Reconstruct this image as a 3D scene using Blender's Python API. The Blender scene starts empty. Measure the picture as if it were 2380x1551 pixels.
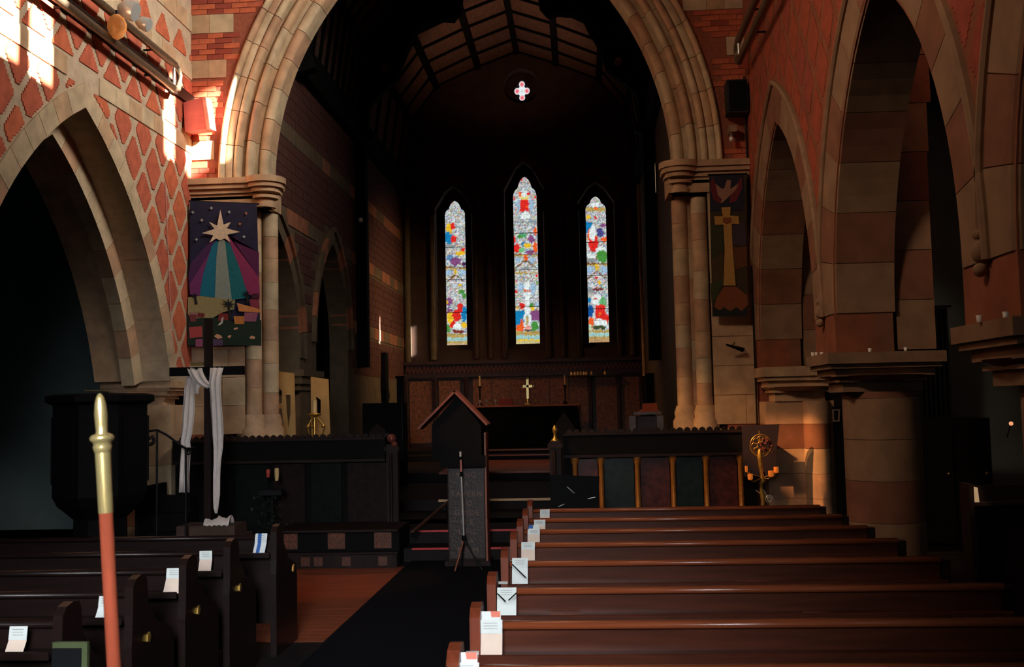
import bpy, bmesh, math, random
from mathutils import Vector, Matrix
random.seed(7)
sc = bpy.context.scene
PI = math.pi
# ------------------------------------------------------------------ camera
F = 2350.0
YAW, PIT, ROL = math.radians(3.81), math.radians(3.98), 0.0215
CAM = Vector((0, 0, 1.82))
RM = (Matrix.Rotation(YAW, 3, 'Z') @ Matrix.Rotation(PI/2+PIT, 3, 'X') @ Matrix.Rotation(-ROL, 3, 'Z'))
cd = bpy.data.cameras.new('camera'); cam = bpy.data.objects.new('camera', cd)
sc.collection.objects.link(cam); sc.camera = cam
cd.sensor_width = 36; cd.lens = 36*F/2380; cd.clip_start = 0.05; cd.clip_end = 200
cam.matrix_world = Matrix.Translation(CAM) @ RM.to_4x4()
cd.dof.use_dof = True; cd.dof.focus_distance = 12.0; cd.dof.aperture_fstop = 7.0
# ------------------------------------------------------------------ world, exposure
w = bpy.data.worlds.new('world'); sc.world = w; w.use_nodes = True
w.node_tree.nodes['Background'].inputs[0].default_value = (0.35, 0.55, 0.75, 1)
w.node_tree.nodes['Background'].inputs[1].default_value = 0.02
sc.view_settings.view_transform = 'Standard'; sc.view_settings.look = 'None'
sc.view_settings.gamma = 1.0; sc.view_settings.exposure = 0.0; sc.view_settings.use_curve_mapping = False
sc.cycles.use_denoising = True
sc.cycles.max_bounces = 6; sc.cycles.diffuse_bounces = 4; sc.cycles.glossy_bounces = 3
sc.cycles.sample_clamp_indirect = 6.0
sc.cycles.caustics_reflective = False; sc.cycles.caustics_refractive = False
# ------------------------------------------------------------------ lights
SD = Vector((-1, 0.35, -0.45)).normalized()          # direction the sunlight travels
def light(kind, name, loc, aim, energy, color, **kw):
    l = bpy.data.lights.new(name, kind); l.energy = energy; l.color = color
    for k, v in kw.items(): setattr(l, k, v)
    o = bpy.data.objects.new(name, l); sc.collection.objects.link(o)
    o.location = loc
    o.rotation_euler = (Vector(aim)-Vector(loc)).to_track_quat('-Z', 'Y').to_euler()
    return o
light('SUN', 'sunlight', (12, 0, 14), Vector((12, 0, 14))+SD, 80.0, (1, .93, .82), angle=0.012)
# area lights for sky light from windows, some without an opening, plus fills
light('AREA', 'west_window_daylight', (-.5, -1.95, 3.3), (-1.7, 5.0, .5), 68, (.9, .95, 1), shape='RECTANGLE', size=1.6, size_y=1.8, spread=math.radians(50))
light('AREA', 'south_clerestory_daylight', (2.15, 8.8, 8.9), (-5.2, 12.4, 6.2), 172, (1, .91, .8), shape='RECTANGLE', size=4.0, size_y=1.4, spread=math.radians(70))
light('AREA', 'north_clerestory_daylight', (-5.0, 3.5, 8.9), (2.3, 9.6, 4.1), 92, (1, .72, .5), shape='RECTANGLE', size=3.0, size_y=1.4, spread=math.radians(66))
light('AREA', 'north_aisle_daylight', (-8.3, 7.0, 3.4), (-5.0, 11.5, 2.5), 1.1, (.45, .8, .85), shape='RECTANGLE', size=2, size_y=1.5)  # weak bluish fill added to lift the dark aisle, no window behind it
light('AREA', 'south_aisle_daylight', (5.3, 1.0, 3.6), (2.6, 9.0, 2.4), 9, (.62, .78, .85), shape='RECTANGLE', size=2.2, size_y=1.6)
light('AREA', 'chancel_south_daylight', (1.45, 20.5, 6.1), (-4.3, 23.2, 3.2), 46, (1, .66, .32), shape='RECTANGLE', size=1.6, size_y=.8, spread=math.radians(60))  # warm fill added for the glow around the sunlit strips
# warm halogen lamps by the nave wall pipes, with added spots among them
light('SPOT', 'halogen_spot_north', (-4.75, 9.6, 6.1), (1.1, 12.5, 0.6), 1150, (1, .5, .16), spot_size=math.radians(26), spot_blend=.5, shadow_soft_size=.05)
light('SPOT', 'halogen_spot_narrow', (-4.3, 9.0, 6.0), (3.02, 12.55, 0.85), 4800, (1, .46, .17), spot_size=math.radians(7), spot_blend=.6, shadow_soft_size=.03)  # added narrow beam, clear of the pipes, for the orange strip on the respond
light('SPOT', 'halogen_spot_south', (2.0, 12.2, 6.2), (-2.6, 10.5, 0.0), 420, (1, .42, .14), spot_size=math.radians(15), spot_blend=.35, shadow_soft_size=.04)
light('SPOT', 'chancel_lamp_north', (-3.3, 20.2, 7.6), (-1.2, 22.6, .9), 330, (1, .5, .2), spot_size=math.radians(75), spot_blend=.8, shadow_soft_size=.1)
light('SPOT', 'chancel_lamp_south', (-1.2, 21.2, 7.4), (-1.5, 22.9, 10.6), 95, (1, .52, .3), spot_size=math.radians(95), spot_blend=.8, shadow_soft_size=.1)  # added in mid air, away from the truss floodlights, to light the ceiling
light('SPOT', 'organ_chamber_lamp', (-3.2, 13.75, 3.4), (-4.2, 14.3, 1.8), 26, (1, .55, .2), spot_size=math.radians(80), spot_blend=.6, shadow_soft_size=.08)  # added spot in mid air that brightens the cream cut-out panels

# ------------------------------------------------------------------ helpers
def ray(px, py):
    return RM @ Vector(((px-1190)/F, -(py-775.5)/F, -1))
def at(px, py, Y): d = ray(px, py); return CAM + d*(Y/d.y)
def atX(px, py, X): d = ray(px, py); return CAM + d*(X/d.x)
def atZ(px, py, Z): d = ray(px, py); return CAM + d*((Z-CAM.z)/d.z)
WL = {}
class MB:
    def __init__(s): s.v = []; s.f = []; s.m = []; s.sm = []
    def add(s, vs, fs, mi=0, smooth=False):
        b = len(s.v); s.v += [tuple(v) for v in vs]
        for f in fs: s.f.append([b+i for i in f]); s.m.append(mi); s.sm.append(smooth)
        return s
    def box(s, x0, x1, y0, y1, z0, z1, mi=0):
        return s.add([(x0,y0,z0),(x1,y0,z0),(x1,y1,z0),(x0,y1,z0),(x0,y0,z1),(x1,y0,z1),(x1,y1,z1),(x0,y1,z1)],
              [(0,3,2,1),(4,5,6,7),(0,1,5,4),(1,2,6,5),(2,3,7,6),(3,0,4,7)], mi)
    def prism(s, poly, fn, w0, w1, mi=0, smooth=False):
        "poly in (u,v); fn(u,v,w)->xyz"
        n = len(poly)
        vs = [fn(u, v, w0) for u, v in poly]+[fn(u, v, w1) for u, v in poly]
        fs = [list(range(n)), list(range(2*n-1, n-1, -1))]
        s.add(vs, fs, mi)
        b = len(s.v)-2*n
        for i in range(n):
            j = (i+1) % n
            s.f.append([b+i, b+j, b+n+j, b+n+i]); s.m.append(mi); s.sm.append(smooth)
        return s
    def lathe(s, cx, cy, prof, n=20, mi=0, smooth=True, tilt=None, base=None):
        vs = []; fs = []
        for r, z in prof:
            for k in range(n):
                a = 2*PI*k/n; vs.append(Vector((r*math.cos(a), r*math.sin(a), z)))
        m = len(prof)
        for i in range(m-1):
            for k in range(n):
                l = (k+1) % n; fs.append((i*n+k, i*n+l, (i+1)*n+l, (i+1)*n+k))
        if tilt is not None: vs = [tilt @ v for v in vs]
        z0 = 0 if base is None else base
        vs = [(v.x+cx, v.y+cy, v.z+z0) for v in vs]
        s.add(vs, fs, mi, smooth)
        s.add(vs[:n], [list(range(n))[::-1]], mi); s.add(vs[-n:], [list(range(n))], mi)
        return s
    def tube(s, pts, r, n=10, mi=0, cap=True):
        pts = [Vector(p) for p in pts]; rs = r if isinstance(r, (list, tuple)) else [r]*len(pts)
        vs = []; fs = []; up = Vector((0.13, 0.21, .97)).normalized()
        for i, p in enumerate(pts):
            d = (pts[min(i+1, len(pts)-1)]-pts[max(i-1, 0)])
            d = d.normalized() if d.length > 1e-9 else Vector((0,0,1))
            a = d.cross(up)
            if a.length < 1e-3: a = d.cross(Vector((1,0,0)))
            a.normalize(); b = d.cross(a)
            for k in range(n):
                t = 2*PI*k/n; vs.append(p+a*rs[i]*math.cos(t)+b*rs[i]*math.sin(t))
        for i in range(len(pts)-1):
            for k in range(n):
                l = (k+1) % n; fs.append((i*n+k, i*n+l, (i+1)*n+l, (i+1)*n+k))
        s.add(vs, fs, mi, True)
        if cap: s.add(vs[:n], [list(range(n))[::-1]], mi); s.add(vs[-n:], [list(range(n))], mi)
        return s
    def ball(s, c, r, n=12, sz=1.0, mi=0):
        prof = [(max(1e-4, r*math.sin(PI*i/n)), -r*sz*math.cos(PI*i/n)) for i in range(n+1)]
        return s.lathe(c[0], c[1], prof, n+4, mi, True, None, c[2])
    def mesh(s, name, mats, off=(0,0,0)):
        me = bpy.data.meshes.new(name)
        me.from_pydata([(v[0]-off[0], v[1]-off[1], v[2]-off[2]) for v in s.v], [], s.f)
        if not isinstance(mats, (list, tuple)): mats = [mats]
        for m in mats: me.materials.append(m)
        me.polygons.foreach_set('material_index', s.m); me.polygons.foreach_set('use_smooth', s.sm)
        me.update()
        return me
    def build(s, name, mats, parent=None):
        off = WL.get(parent, Vector((0,0,0)))
        me = s.mesh(name, mats, off)
        bm = bmesh.new(); bm.from_mesh(me); bmesh.ops.recalc_face_normals(bm, faces=bm.faces); bm.to_mesh(me); bm.free()
        o = bpy.data.objects.new(name, me); sc.collection.objects.link(o)
        if parent: o.parent = parent
        WL[o] = off
        return o
def tag(o, label=None, cat=None, group=None, kind=None):
    if label: o['label'] = label
    if cat: o['category'] = cat
    if group: o['group'] = group
    if kind: o['kind'] = kind
    return o
def thing(name, label, cat, loc, group=None):
    o = bpy.data.objects.new(name, None); sc.collection.objects.link(o); o.location = loc; o.empty_display_size = .1
    WL[o] = Vector(loc); return tag(o, label, cat, group)
def solo(name, mb, mats, label, cat, group=None): return tag(mb.build(name, mats), label, cat, group)
def struct(name, mb, mats, parent=None):
    o = mb.build(name, mats, parent)
    if parent is None: o['kind'] = 'structure'
    return o
def copy_tree(o, parent=None):
    c = o.copy(); sc.collection.objects.link(c)
    if parent: c.parent = parent
    for ch in list(KIDS.get(o, [])): copy_tree(ch, c)
    return c
KIDS = {}
def kids(root):
    for ob in bpy.data.objects:
        if ob.parent: KIDS.setdefault(ob.parent, [])
        if ob.parent and ob not in KIDS[ob.parent]: KIDS[ob.parent].append(ob)

# ------------------------------------------------------------------ materials
def lin(c): return tuple(((x/255.0)/12.92 if x/255.0 <= .04045 else ((x/255.0+.055)/1.055)**2.4) for x in c)
def mat(name, col, rough=.7, metal=0.0, var=.25, scale=8.0, bump=.0, spec=.5, stretch=None, emit=None):
    m = bpy.data.materials.new(name); m.use_nodes = True; nt = m.node_tree; nd = nt.nodes; lk = nt.links
    p = nd['Principled BSDF']; p.inputs['Roughness'].default_value = rough; p.inputs['Metallic'].default_value = metal
    p.inputs['Specular IOR Level'].default_value = spec
    c = lin(col)
    tc = nd.new('ShaderNodeTexCoord'); mp = nd.new('ShaderNodeMapping'); lk.new(tc.outputs['Object'], mp.inputs[0])
    if stretch: mp.inputs['Scale'].default_value = stretch
    nz = nd.new('ShaderNodeTexNoise'); nz.inputs['Scale'].default_value = scale; nz.inputs['Detail'].default_value = 4
    lk.new(mp.outputs[0], nz.inputs['Vector'])
    r = nd.new('ShaderNodeValToRGB'); r.color_ramp.elements[0].position = .3; r.color_ramp.elements[1].position = .7
    r.color_ramp.elements[0].color = tuple(x*(1-var) for x in c)+(1,); r.color_ramp.elements[1].color = tuple(min(1, x*(1+var)) for x in c)+(1,)
    lk.new(nz.outputs['Fac'], r.inputs[0]); lk.new(r.outputs[0], p.inputs['Base Color'])
    if bump:
        b = nd.new('ShaderNodeBump'); b.inputs['Strength'].default_value = bump; b.inputs['Distance'].default_value = .01
        lk.new(nz.outputs['Fac'], b.inputs['Height']); lk.new(b.outputs[0], p.inputs['Normal'])
    if emit:
        p.inputs['Emission Color'].default_value = lin(emit[0])+(1,); p.inputs['Emission Strength'].default_value = emit[1]
    return m
STONE = mat('pale_stone', (192,170,138), .85, var=.22, scale=5, bump=.3)
STONE2 = mat('tan_stone', (188,154,120), .85, var=.22, scale=5, bump=.3)
STONE3 = mat('rust_stone', (156,98,70), .85, var=.25, scale=5, bump=.3)
STONE4 = mat('rosy_stone', (180,142,112), .85, var=.22, scale=5, bump=.3)
BRICK = mat('red_brick', (184,92,66), .88, var=.2, scale=9, bump=.3)
BRICK2 = mat('orange_red_brick', (194,100,66), .88, var=.2, scale=9, bump=.3)
BRICK3 = mat('dark_red_brick', (150,66,48), .88, var=.2, scale=9, bump=.3)
BRICKP = mat('pale_brick', (190,168,142), .88, var=.15, scale=9, bump=.3)
MORTAR = mat('mortar', (150,84,62), .95, var=.2, scale=20)
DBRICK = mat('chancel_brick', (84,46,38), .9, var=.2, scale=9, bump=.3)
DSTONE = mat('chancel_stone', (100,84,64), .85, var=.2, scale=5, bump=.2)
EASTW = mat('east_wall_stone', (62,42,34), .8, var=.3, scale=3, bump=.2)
PLASTER = mat('aisle_plaster', (80,92,92), .9, var=.15, scale=2)
RAILW = mat('pew_rail_wood', (134,68,40), .26, var=.2, scale=3, stretch=(.6, 8, 8))  # more orange than the pew wood: the rail's highlight is in the colour
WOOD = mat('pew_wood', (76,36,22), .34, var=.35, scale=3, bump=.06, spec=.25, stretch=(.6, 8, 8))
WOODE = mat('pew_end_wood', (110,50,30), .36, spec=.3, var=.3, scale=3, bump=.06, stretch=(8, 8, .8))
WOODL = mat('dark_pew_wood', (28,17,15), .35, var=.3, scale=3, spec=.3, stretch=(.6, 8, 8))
DWOOD = mat('dark_oak', (34,20,17), .6, var=.3, scale=4, spec=.2, stretch=(6, 6, .8))
BWOOD = mat('black_oak', (15,13,14), .7, var=.3, scale=4, spec=.1)
CPANEL = mat('ceiling_board', (110,82,70), .75, var=.25, scale=4, stretch=(6, 1, 6))
CWOOD = mat('ceiling_rib', (17,17,18), .8, var=.2, scale=4, spec=.1)
BRASS = mat('brass', (222,198,134), .26, .8, var=.1, scale=6)
BRASSD = mat('aged_brass', (204,162,80), .32, .75, var=.25, scale=30)
SILVER = mat('steel', (215,215,210), .3, .5, var=.05)
IRON = mat('black_iron', (22,22,24), .5, .6, var=.2)
WHITEC = mat('white_cloth', (232,222,214), .9, var=.06, scale=14)
PAPER = mat('white_card', (226,232,228), .8, var=.03, scale=20)
PAPERW = mat('cream_card', (226,204,186), .8, var=.03, scale=20)  # lower leaves: warmer tone of the light falling there, put into the colour
INK = mat('grey_print', (150,150,150), .8, var=.3, scale=60)
PINK = mat('coral_print', (232,130,110), .8, var=.05)
BLUE = mat('blue_print', (50,100,170), .8, var=.05)
NAVY = mat('navy_cloth', (26,28,58), .85, var=.3, scale=10)
CARPET = mat('dark_carpet', (10,12,20), .95, var=.3, scale=60, spec=.1)
BLACK = mat('matt_black', (9,11,14), .7, var=.2, spec=.12)
FLOORB = mat('floor_board', (140,72,44), .45, var=.3, scale=3, stretch=(.6, 8, 8))
TILE = mat('encaustic_tile', (88,46,28), .5, var=.4, scale=25)
REDN = mat('red_nosing', (196,48,50), .4, var=.1)
CREAMN = mat('cream_nosing', (210,176,130), .5, var=.1)
FLOORM = mat('nave_floor', (26,20,20), .7, var=.3, scale=3, spec=.2)
PINKBOX = mat('pink_painted_box', (190,92,84), .6, var=.1, scale=12)
BLKBOX = mat('black_speaker', (20,22,28), .6, var=.1)
REDM = mat('red_marble', (72,32,26), .35, var=.45, scale=14, spec=.2)
GREENM = mat('green_marble', (20,32,28), .35, var=.5, scale=14, spec=.2)
GOLD = mat('gilded_column', (196,128,58), .35, .55, var=.2, scale=20)
CREAM = mat('cream_panel', (188,148,92), .8, var=.15, scale=5)
CANDLE = mat('wax_candle', (226,190,130), .5, var=.05)
RCANDLE = mat('red_candle', (170,60,50), .5, var=.05)
REREDM = mat('reredos_alabaster', (120,72,44), .55, var=.55, scale=14, bump=.5)
REREDW = mat('reredos_frame', (52,26,22), .5, var=.3, scale=8)
REREDG = mat('reredos_cresting', (104,52,40), .6, var=.3, scale=20)
FRONTAL = mat('black_frontal', (7,10,13), .85, var=.3, spec=.1)
ALTAREDGE = mat('altar_linen_edge', (150,84,62), .8, var=.1)
ORANGE = mat('orange_book', (216,96,50), .7, var=.15, scale=30)
GREYC = mat('grey_desk', (150,140,140), .8, var=.15)
REDBOOK = mat('red_book', (120,30,26), .6, var=.2)
WOODR = mat('staff_wood', (126,58,40), .16, var=.2, scale=6, stretch=(6,6,1))
AMBER = mat('amber_glass', (230,130,50), .3, var=.1, emit=((230,120,40), .35))
WHITEG = mat('frosted_lamp_glass', (230,225,215), .3, var=.02)
PIPE = mat('painted_pipe', (120,104,86), .35, .6, var=.2, scale=20)
REDW = mat('red_wall_brick', (158,70,44), .88, var=.2, scale=9, bump=.3)
FLOWER = mat('dried_flowers', (90,34,38), .8, var=.5, scale=40)
GREENF = mat('dark_foliage', (24,40,26), .8, var=.5, scale=30)
def flat(col, name): return mat(name, col, .85, var=.12, scale=30)

# ------------------------------------------------------------------ arches
def arc_u(uc, a, R, zc, th, rho, side):
    "point on a pointed arch: offset radius rho, side +-1"
    thm = math.acos(max(-1, min(1, a/rho))); t = min(th, thm)
    return uc + side*(rho*math.cos(t)-a), zc + rho*math.sin(t)
def arch_poly(uc, a, R, zc, r, zfoot, n=14):
    rho = R+r; thm = math.acos(a/rho); t0 = math.asin(max(0, (zfoot-zc)/rho)) if zfoot > zc else 0
    pts = []
    for side, rng in ((1, range(n+1)), (-1, range(n-1, -1, -1))):
        for i in rng:
            t = t0+(thm-t0)*i/n
            pts.append((uc+side*(rho*math.cos(t)-a), zc+rho*math.sin(t)))
    if zfoot < zc: pts = [(pts[0][0], zfoot)]+pts+[(pts[-1][0], zfoot)]
    return pts
def plate(name, outer, holes, fn, w0, w1, mats, parent=None, kind=True):
    "polygon with holes, given thickness; fn(u,v,w)->xyz"
    cu = bpy.data.curves.new(name, 'CURVE'); cu.dimensions = '2D'; cu.fill_mode = 'BOTH'; cu.extrude = abs(w1-w0)/2
    for poly in [outer]+holes:
        sp = cu.splines.new('POLY'); sp.points.add(len(poly)-1); sp.use_cyclic_u = True
        for i, (u, v) in enumerate(poly): sp.points[i].co = (u, v, 0, 1)
    tmp = bpy.data.objects.new('tmp', cu); sc.collection.objects.link(tmp)
    dg = bpy.context.evaluated_depsgraph_get(); dg.update()
    me0 = tmp.evaluated_get(dg).to_mesh()
    mb = MB(); wm = (w0+w1)/2
    mb.add([fn(v.co.x, v.co.y, wm+v.co.z) for v in me0.vertices], [tuple(p.vertices) for p in me0.polygons])
    tmp.evaluated_get(dg).to_mesh_clear(); bpy.data.objects.remove(tmp); bpy.data.curves.remove(cu)
    bm = bmesh.new(); me = mb.mesh('x', mats)
    bm.from_mesh(me); bmesh.ops.remove_doubles(bm, verts=bm.verts, dist=1e-5)
    mb2 = MB(); bm.verts.index_update(); mb2.add([v.co[:] for v in bm.verts], [[v.index for v in f.verts] for f in bm.faces]); bm.free(); bpy.data.meshes.remove(me)
    return struct(name, mb2, mats, parent) if kind else mb2.build(name, mats, parent)
def ring(prof, uc, a, R, zc, th0, bounds, mats, fn, parent, names='voussoir', gap=.004, n=3, sides=(1, -1)):
    "voussoirs: closed profile [(r,w)], bounds = joint angles from springing; mats = list per voussoir (cycled)"
    for side in sides:
        for k in range(len(bounds)-1):
            t0, t1 = bounds[k]+gap/R, bounds[k+1]-gap/R
            tm = math.acos(a/R)
            if t0 >= tm+.12: continue
            vs = []; m = len(prof)
            for i in range(n+1):
                t = t0+(t1-t0)*i/n
                for r, wd in prof:
                    u, z = arc_u(uc, a, R, zc, t, R+r, side); vs.append(fn(u, z, wd))
            fs = []
            for i in range(n):
                for j in range(m):
                    l = (j+1) % m; fs.append((i*m+j, i*m+l, (i+1)*m+l, (i+1)*m+j))
            fs.append(list(range(m))); fs.append([n*m+j for j in range(m)][::-1])
            mb = MB().add(vs, fs)
            mb.build(names, mats[k % len(mats)] if side > 0 else mats[(k) % len(mats)], parent)
fL = lambda X: (lambda u, z, wd: (X+wd, u, z))      # north walls: depth towards +X
fR = lambda X: (lambda u, z, wd: (X-wd, u, z))      # south walls: depth towards -X
fY = lambda Y: (lambda u, z, wd: (u, Y-wd, z))      # walls facing west

LBANDS = [(5.26, 5.46), (6.28, 6.5), (6.94, 7.18)]
def lozenges(parent, fn, u0, u1, z0, z1, uc, zc, mats, blocked, bands, p=.545, q=.72, k=.79, h=.036, pr=.012):
    "stepped red-brick lozenges of the diaper pattern, each its own piece"
    n0 = int((z0-zc)/(q/2))-2
    for r in range(n0, n0+int((z1-z0)/(q/2))+5):
        cz = zc+r*q/2; off = (r % 2)*p/2
        for c in range(int((u0-uc)/p)-2, int((u1-uc)/p)+3):
            cu = uc+c*p+off; rows = []
            for i in range(-12, 12):
                a, b = cz+i*h, cz+(i+1)*h; m = (a+b)/2
                hw = p/2*(k-abs(m-cz)/(q/2))
                ok = hw > .012 and a > z0 and b < z1 and not any(b > x0-.01 and a < x1+.01 for x0, x1 in bands)
                l, rr = max(u0+.01, cu-hw), min(u1-.01, cu+hw)
                if ok and rr-l > .02:
                    # trim against the arch
                    while l < rr-.02 and blocked(l, a): l += .02
                    while rr > l+.02 and blocked(rr, a): rr -= .02
                    if rr-l > .03 and not blocked((l+rr)/2, a): rows.append((l, rr, a, b)); continue
                if rows and not ok and m > cz: break
                if rows and not ok: rows = []
            # keep contiguous runs
            runs = []; 
            for w_ in rows:
                if runs and abs(runs[-1][-1][3]-w_[2]) < 1e-6: runs[-1].append(w_)
                else: runs.append([w_])
            for rn in runs:
                if len(rn) < 2: continue
                poly = []
                for l, rr, a, b in rn: poly += [(rr, a), (rr, b)]
                for l, rr, a, b in rn[::-1]: poly += [(l, b), (l, a)]
                MB().prism(poly, fn, -.02, pr).build('brick_lozenge', random.choice(mats), parent)
def bricks(parent, fn, u0, u1, z0, z1, bw, bh, colour, blocked, big=300, order=None, proud=.012, g=.008):
    cells = []
    r = 0; z = z0
    while z+bh*.6 < z1:
        off = (r % 2)*bw/2; u = u0-off
        while u < u1:
            a0, a1 = max(u, u0), min(u+bw, u1)
            if a1-a0 > bw*.3:
                zt = min(z+bh, z1)
                if not (blocked(a0, z) or blocked(a1, z) or blocked(a0, zt) or blocked(a1, zt) or blocked((a0+a1)/2, (z+zt)/2)):
                    cells.append((a0, a1, z, zt, colour((a0+a1)/2, (z+zt)/2)))
            u += bw
        z += bh; r += 1
    if order: cells.sort(key=order)
    pal = sorted({c[4].name for c in cells}); mm = [bpy.data.materials[x] for x in pal]
    cache = {}
    for c in cells[:big]:
        key = (round(c[1]-c[0], 3), round(c[3]-c[2], 3), c[4].name)
        if key not in cache:
            mb = MB(); wv = key[0]/2-g/2; hv = key[1]/2-g/2
            mb.prism([(-wv, -hv), (wv, -hv), (wv, hv), (-wv, hv)], fn_rel(fn), -.02, proud)
            cache[key] = mb.mesh('brick', c[4])
        o = bpy.data.objects.new('brick', cache[key]); sc.collection.objects.link(o); o.parent = parent
        o.location = fn((c[0]+c[1])/2, (c[2]+c[3])/2, random.uniform(-.002, .002))
    mb = MB()
    for c in cells[big:]:
        d = random.uniform(-.002, .002)
        mb.prism([(c[0]+g/2, c[2]+g/2), (c[1]-g/2, c[2]+g/2), (c[1]-g/2, c[3]-g/2), (c[0]+g/2, c[3]-g/2)], fn, -.02, proud+d, mi=pal.index(c[4].name))
    if mb.f: tag(mb.build('brickwork', mm, parent), kind='stuff')
def fn_rel(fn):
    o = Vector(fn(0, 0, 0)); return lambda u, v, wd: tuple(Vector(fn(u, v, wd))-o)
def blocks(parent, fn, u0, u1, z0, z1, bw, mats, proud=.016, g=.006, blocked=None, name='stone_block'):
    u = u0
    while u < u1-.02:
        x = min(u1, u+bw*random.uniform(.75, 1.25))
        if u1-x < .12: x = u1
        if not blocked or not (blocked(u, z0) or blocked(x, z0) or blocked(u, z1) or blocked(x, z1)):
            MB().prism([(u+g/2, z0+g/2), (x-g/2, z0+g/2), (x-g/2, z1-g/2), (u+g/2, z1-g/2)], fn, -.02, proud).build(name, random.choice(mats), parent)
        u = x
def angs(a, R, t0, n):
    tm = math.acos(a/R); return [t0+(tm-t0)*i/n for i in range(n)]+[tm+.35]

BANDS = [(5.18, 5.44), (6.3, 6.55), (6.92, 7.18), (7.8, 8.05)]
def inband(z): return any(b0-.01 < z < b1+.01 for b0, b1 in BANDS)
# ------------------------------------------------------------------ nave shell
XL, XR, YA = -5.15, 2.25, 13.1
fl = MB(); fl.box(-9, 6, -6.5, 13.2, -.3, 0); struct('floor', fl, FLOORM)
rf = MB(); rf.box(-5.95, 3.1, -6.5, 13.9, 10.4, 10.6)
rf.box(-9.2, -5.1, -6.5, 13.9, 5.9, 6.05); rf.box(3.0, 6.2, -6.5, 13.9, 5.9, 6.05); struct('ceiling', rf, DWOOD)
mb = MB(); mb.box(-9.2, -9.0, -6.5, 13.9, 0, 6); struct('wall_north_aisle', mb, PLASTER)
mb = MB(); mb.box(6.0, 6.2, -6.5, 13.9, 0, 6); struct('wall_south_aisle', mb, PLASTER)
mb = MB(); mb.box(-9.2, -5.15, 13.1, 13.3, 0, 6); struct('wall_north_aisle_end', mb, PLASTER)
mb = MB(); mb.box(2.26, 6.2, 13.6, 13.8, 0, 6).box(3.1, 3.2, 13.1, 13.6, 0, 6); aisle_end = struct('wall_south_aisle_end', mb, PLASTER)
# west wall with its window opening
plate('wall_west', [(-9.2, 0), (6.2, 0), (6.2, 10.5), (-9.2, 10.5)], [[(-2.4, 1.9), (-.4, 1.9), (-.4, 3.6), (-1.4, 4.5), (-2.4, 3.6)]], fY(-2.2), 0, .3, mat('west_wall_brick', (110,64,48), .9))

# --- north (left) arcade wall
LA, LR, LZC, LYC = 2.07, 4.43, 1.12, 10.15
def bottom_wall(feet_polys, u0, u1, ztop, zbot):
    pts = [(u0, ztop), (u0, zbot)]
    for p in feet_polys: pts += p
    return pts+[(u1, zbot), (u1, ztop)]
def larch(r, yc=LYC): return arch_poly(yc, LA, LR, LZC, r, 2.2)[::-1]
wl = plate('wall_left', bottom_wall([larch(0, 4.5), larch(0)], -6.5, 13.1, 10.5, 2.2), [], fL(XL), 0, -.36, BRICKP)
wl2 = plate('wall_left_inner', bottom_wall([larch(-.22, 4.5), larch(-.22)], -6.5, 13.1, 10.5, 2.2), [], fL(XL), -.36, -.85, STONE2)
t0 = math.asin((2.2-LZC)/LR)
seq = [STONE, STONE, STONE2, STONE, STONE, STONE4, STONE, STONE]
ring([(0, .02), (.24, .02), (.24, -.3), (0, -.3)], LYC, LA, LR, LZC, t0, angs(LA, LR, t0, 12), seq, fL(XL), wl)
ring([(-.24, -.34), (0, -.34), (0, -.5), (-.24, -.5)], LYC, LA, LR, LZC, t0, angs(LA, LR, t0, 10), [STONE, STONE4, STONE, STONE, STONE4, STONE, STONE], fL(XL), wl2)
def lblocked(u, z):
    rho = LR+.25
    return abs(u-LYC)+LA < math.sqrt(max(0, rho*rho-(z-LZC)**2)) if z-LZC < rho else False
def diaper(u, z):
    p, q = .56, .86
    a = (u/p + z/q) % 1.0; b = (u/p - z/q) % 1.0
    d = min(a, 1-a, b, 1-b)
    if d < .105: return BRICKP
    return random.choice([BRICK, BRICK, BRICK2, BRICK3])
zlo = 2.25
spans = []
for b0, b1 in BANDS: spans.append((zlo, b0)); zlo = b1
for i, (a0, a1) in enumerate(spans):
    pass
for b0, b1 in LBANDS: blocks(wl, fL(XL), 8.0, 13.1, b0, b1, .42, [STONE, STONE, STONE2], blocked=lblocked)
lozenges(wl, fL(XL), 7.9, 13.1, 2.3, 7.3, 11.33, 4.78, [BRICK, BRICK, BRICK2], lblocked, LBANDS)

# respond at the east end of the left arcade (its lower end, stone courses)
def courses(parent, x0, x1, y0, y1, z0, z1, h, mats, name='stone_block', bev=.0):
    z = z0; i = 0
    while z < z1-.01:
        zt = min(z1, z+h); MB().box(x0, x1, y0, y1, z+.002, zt-.002).build(name, mats[i % len(mats)], parent); z = zt; i += 1
def capital(parent, cx, cy, hx, hy, z0, z1, m=STONE2):
    mb = MB()
    for k, (e, a, b) in enumerate([(-.16, 0, .25), (-.12, .25, .32), (-.08, .4, .6), (-.03, .6, .72), (.0, .72, 1.0)]):
        za, zb = z0+(z1-z0)*a, z0+(z1-z0)*b
        mb.box(cx-hx-e*-1*-1, cx+hx+e, cy-hy-e, cy+hy+e, za, zb)
    mb.lathe(cx, cy, [(hx-.12, z0+(z1-z0)*.3), (hx-.03, z0+(z1-z0)*.42)], 16)
    mb.build('capital', m, parent)
rl = thing('stone_respond', 'banded stone respond pier under the left arch beside the pulpit', 'pier', (-5.6, 12.75, 0))
rl['kind'] = 'structure'
courses(rl, -6.0, -5.17, 12.5, 13.09, 0, 1.9, .38, [STONE2, STONE3, STONE, STONE2]); capital(rl, -5.6, 12.75, .46, .34, 1.9, 2.2)
pl2 = thing('stone_pier', 'banded stone pier west of the left arch, at the picture edge', 'pier', (-5.58, 7.35, 0))
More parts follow.
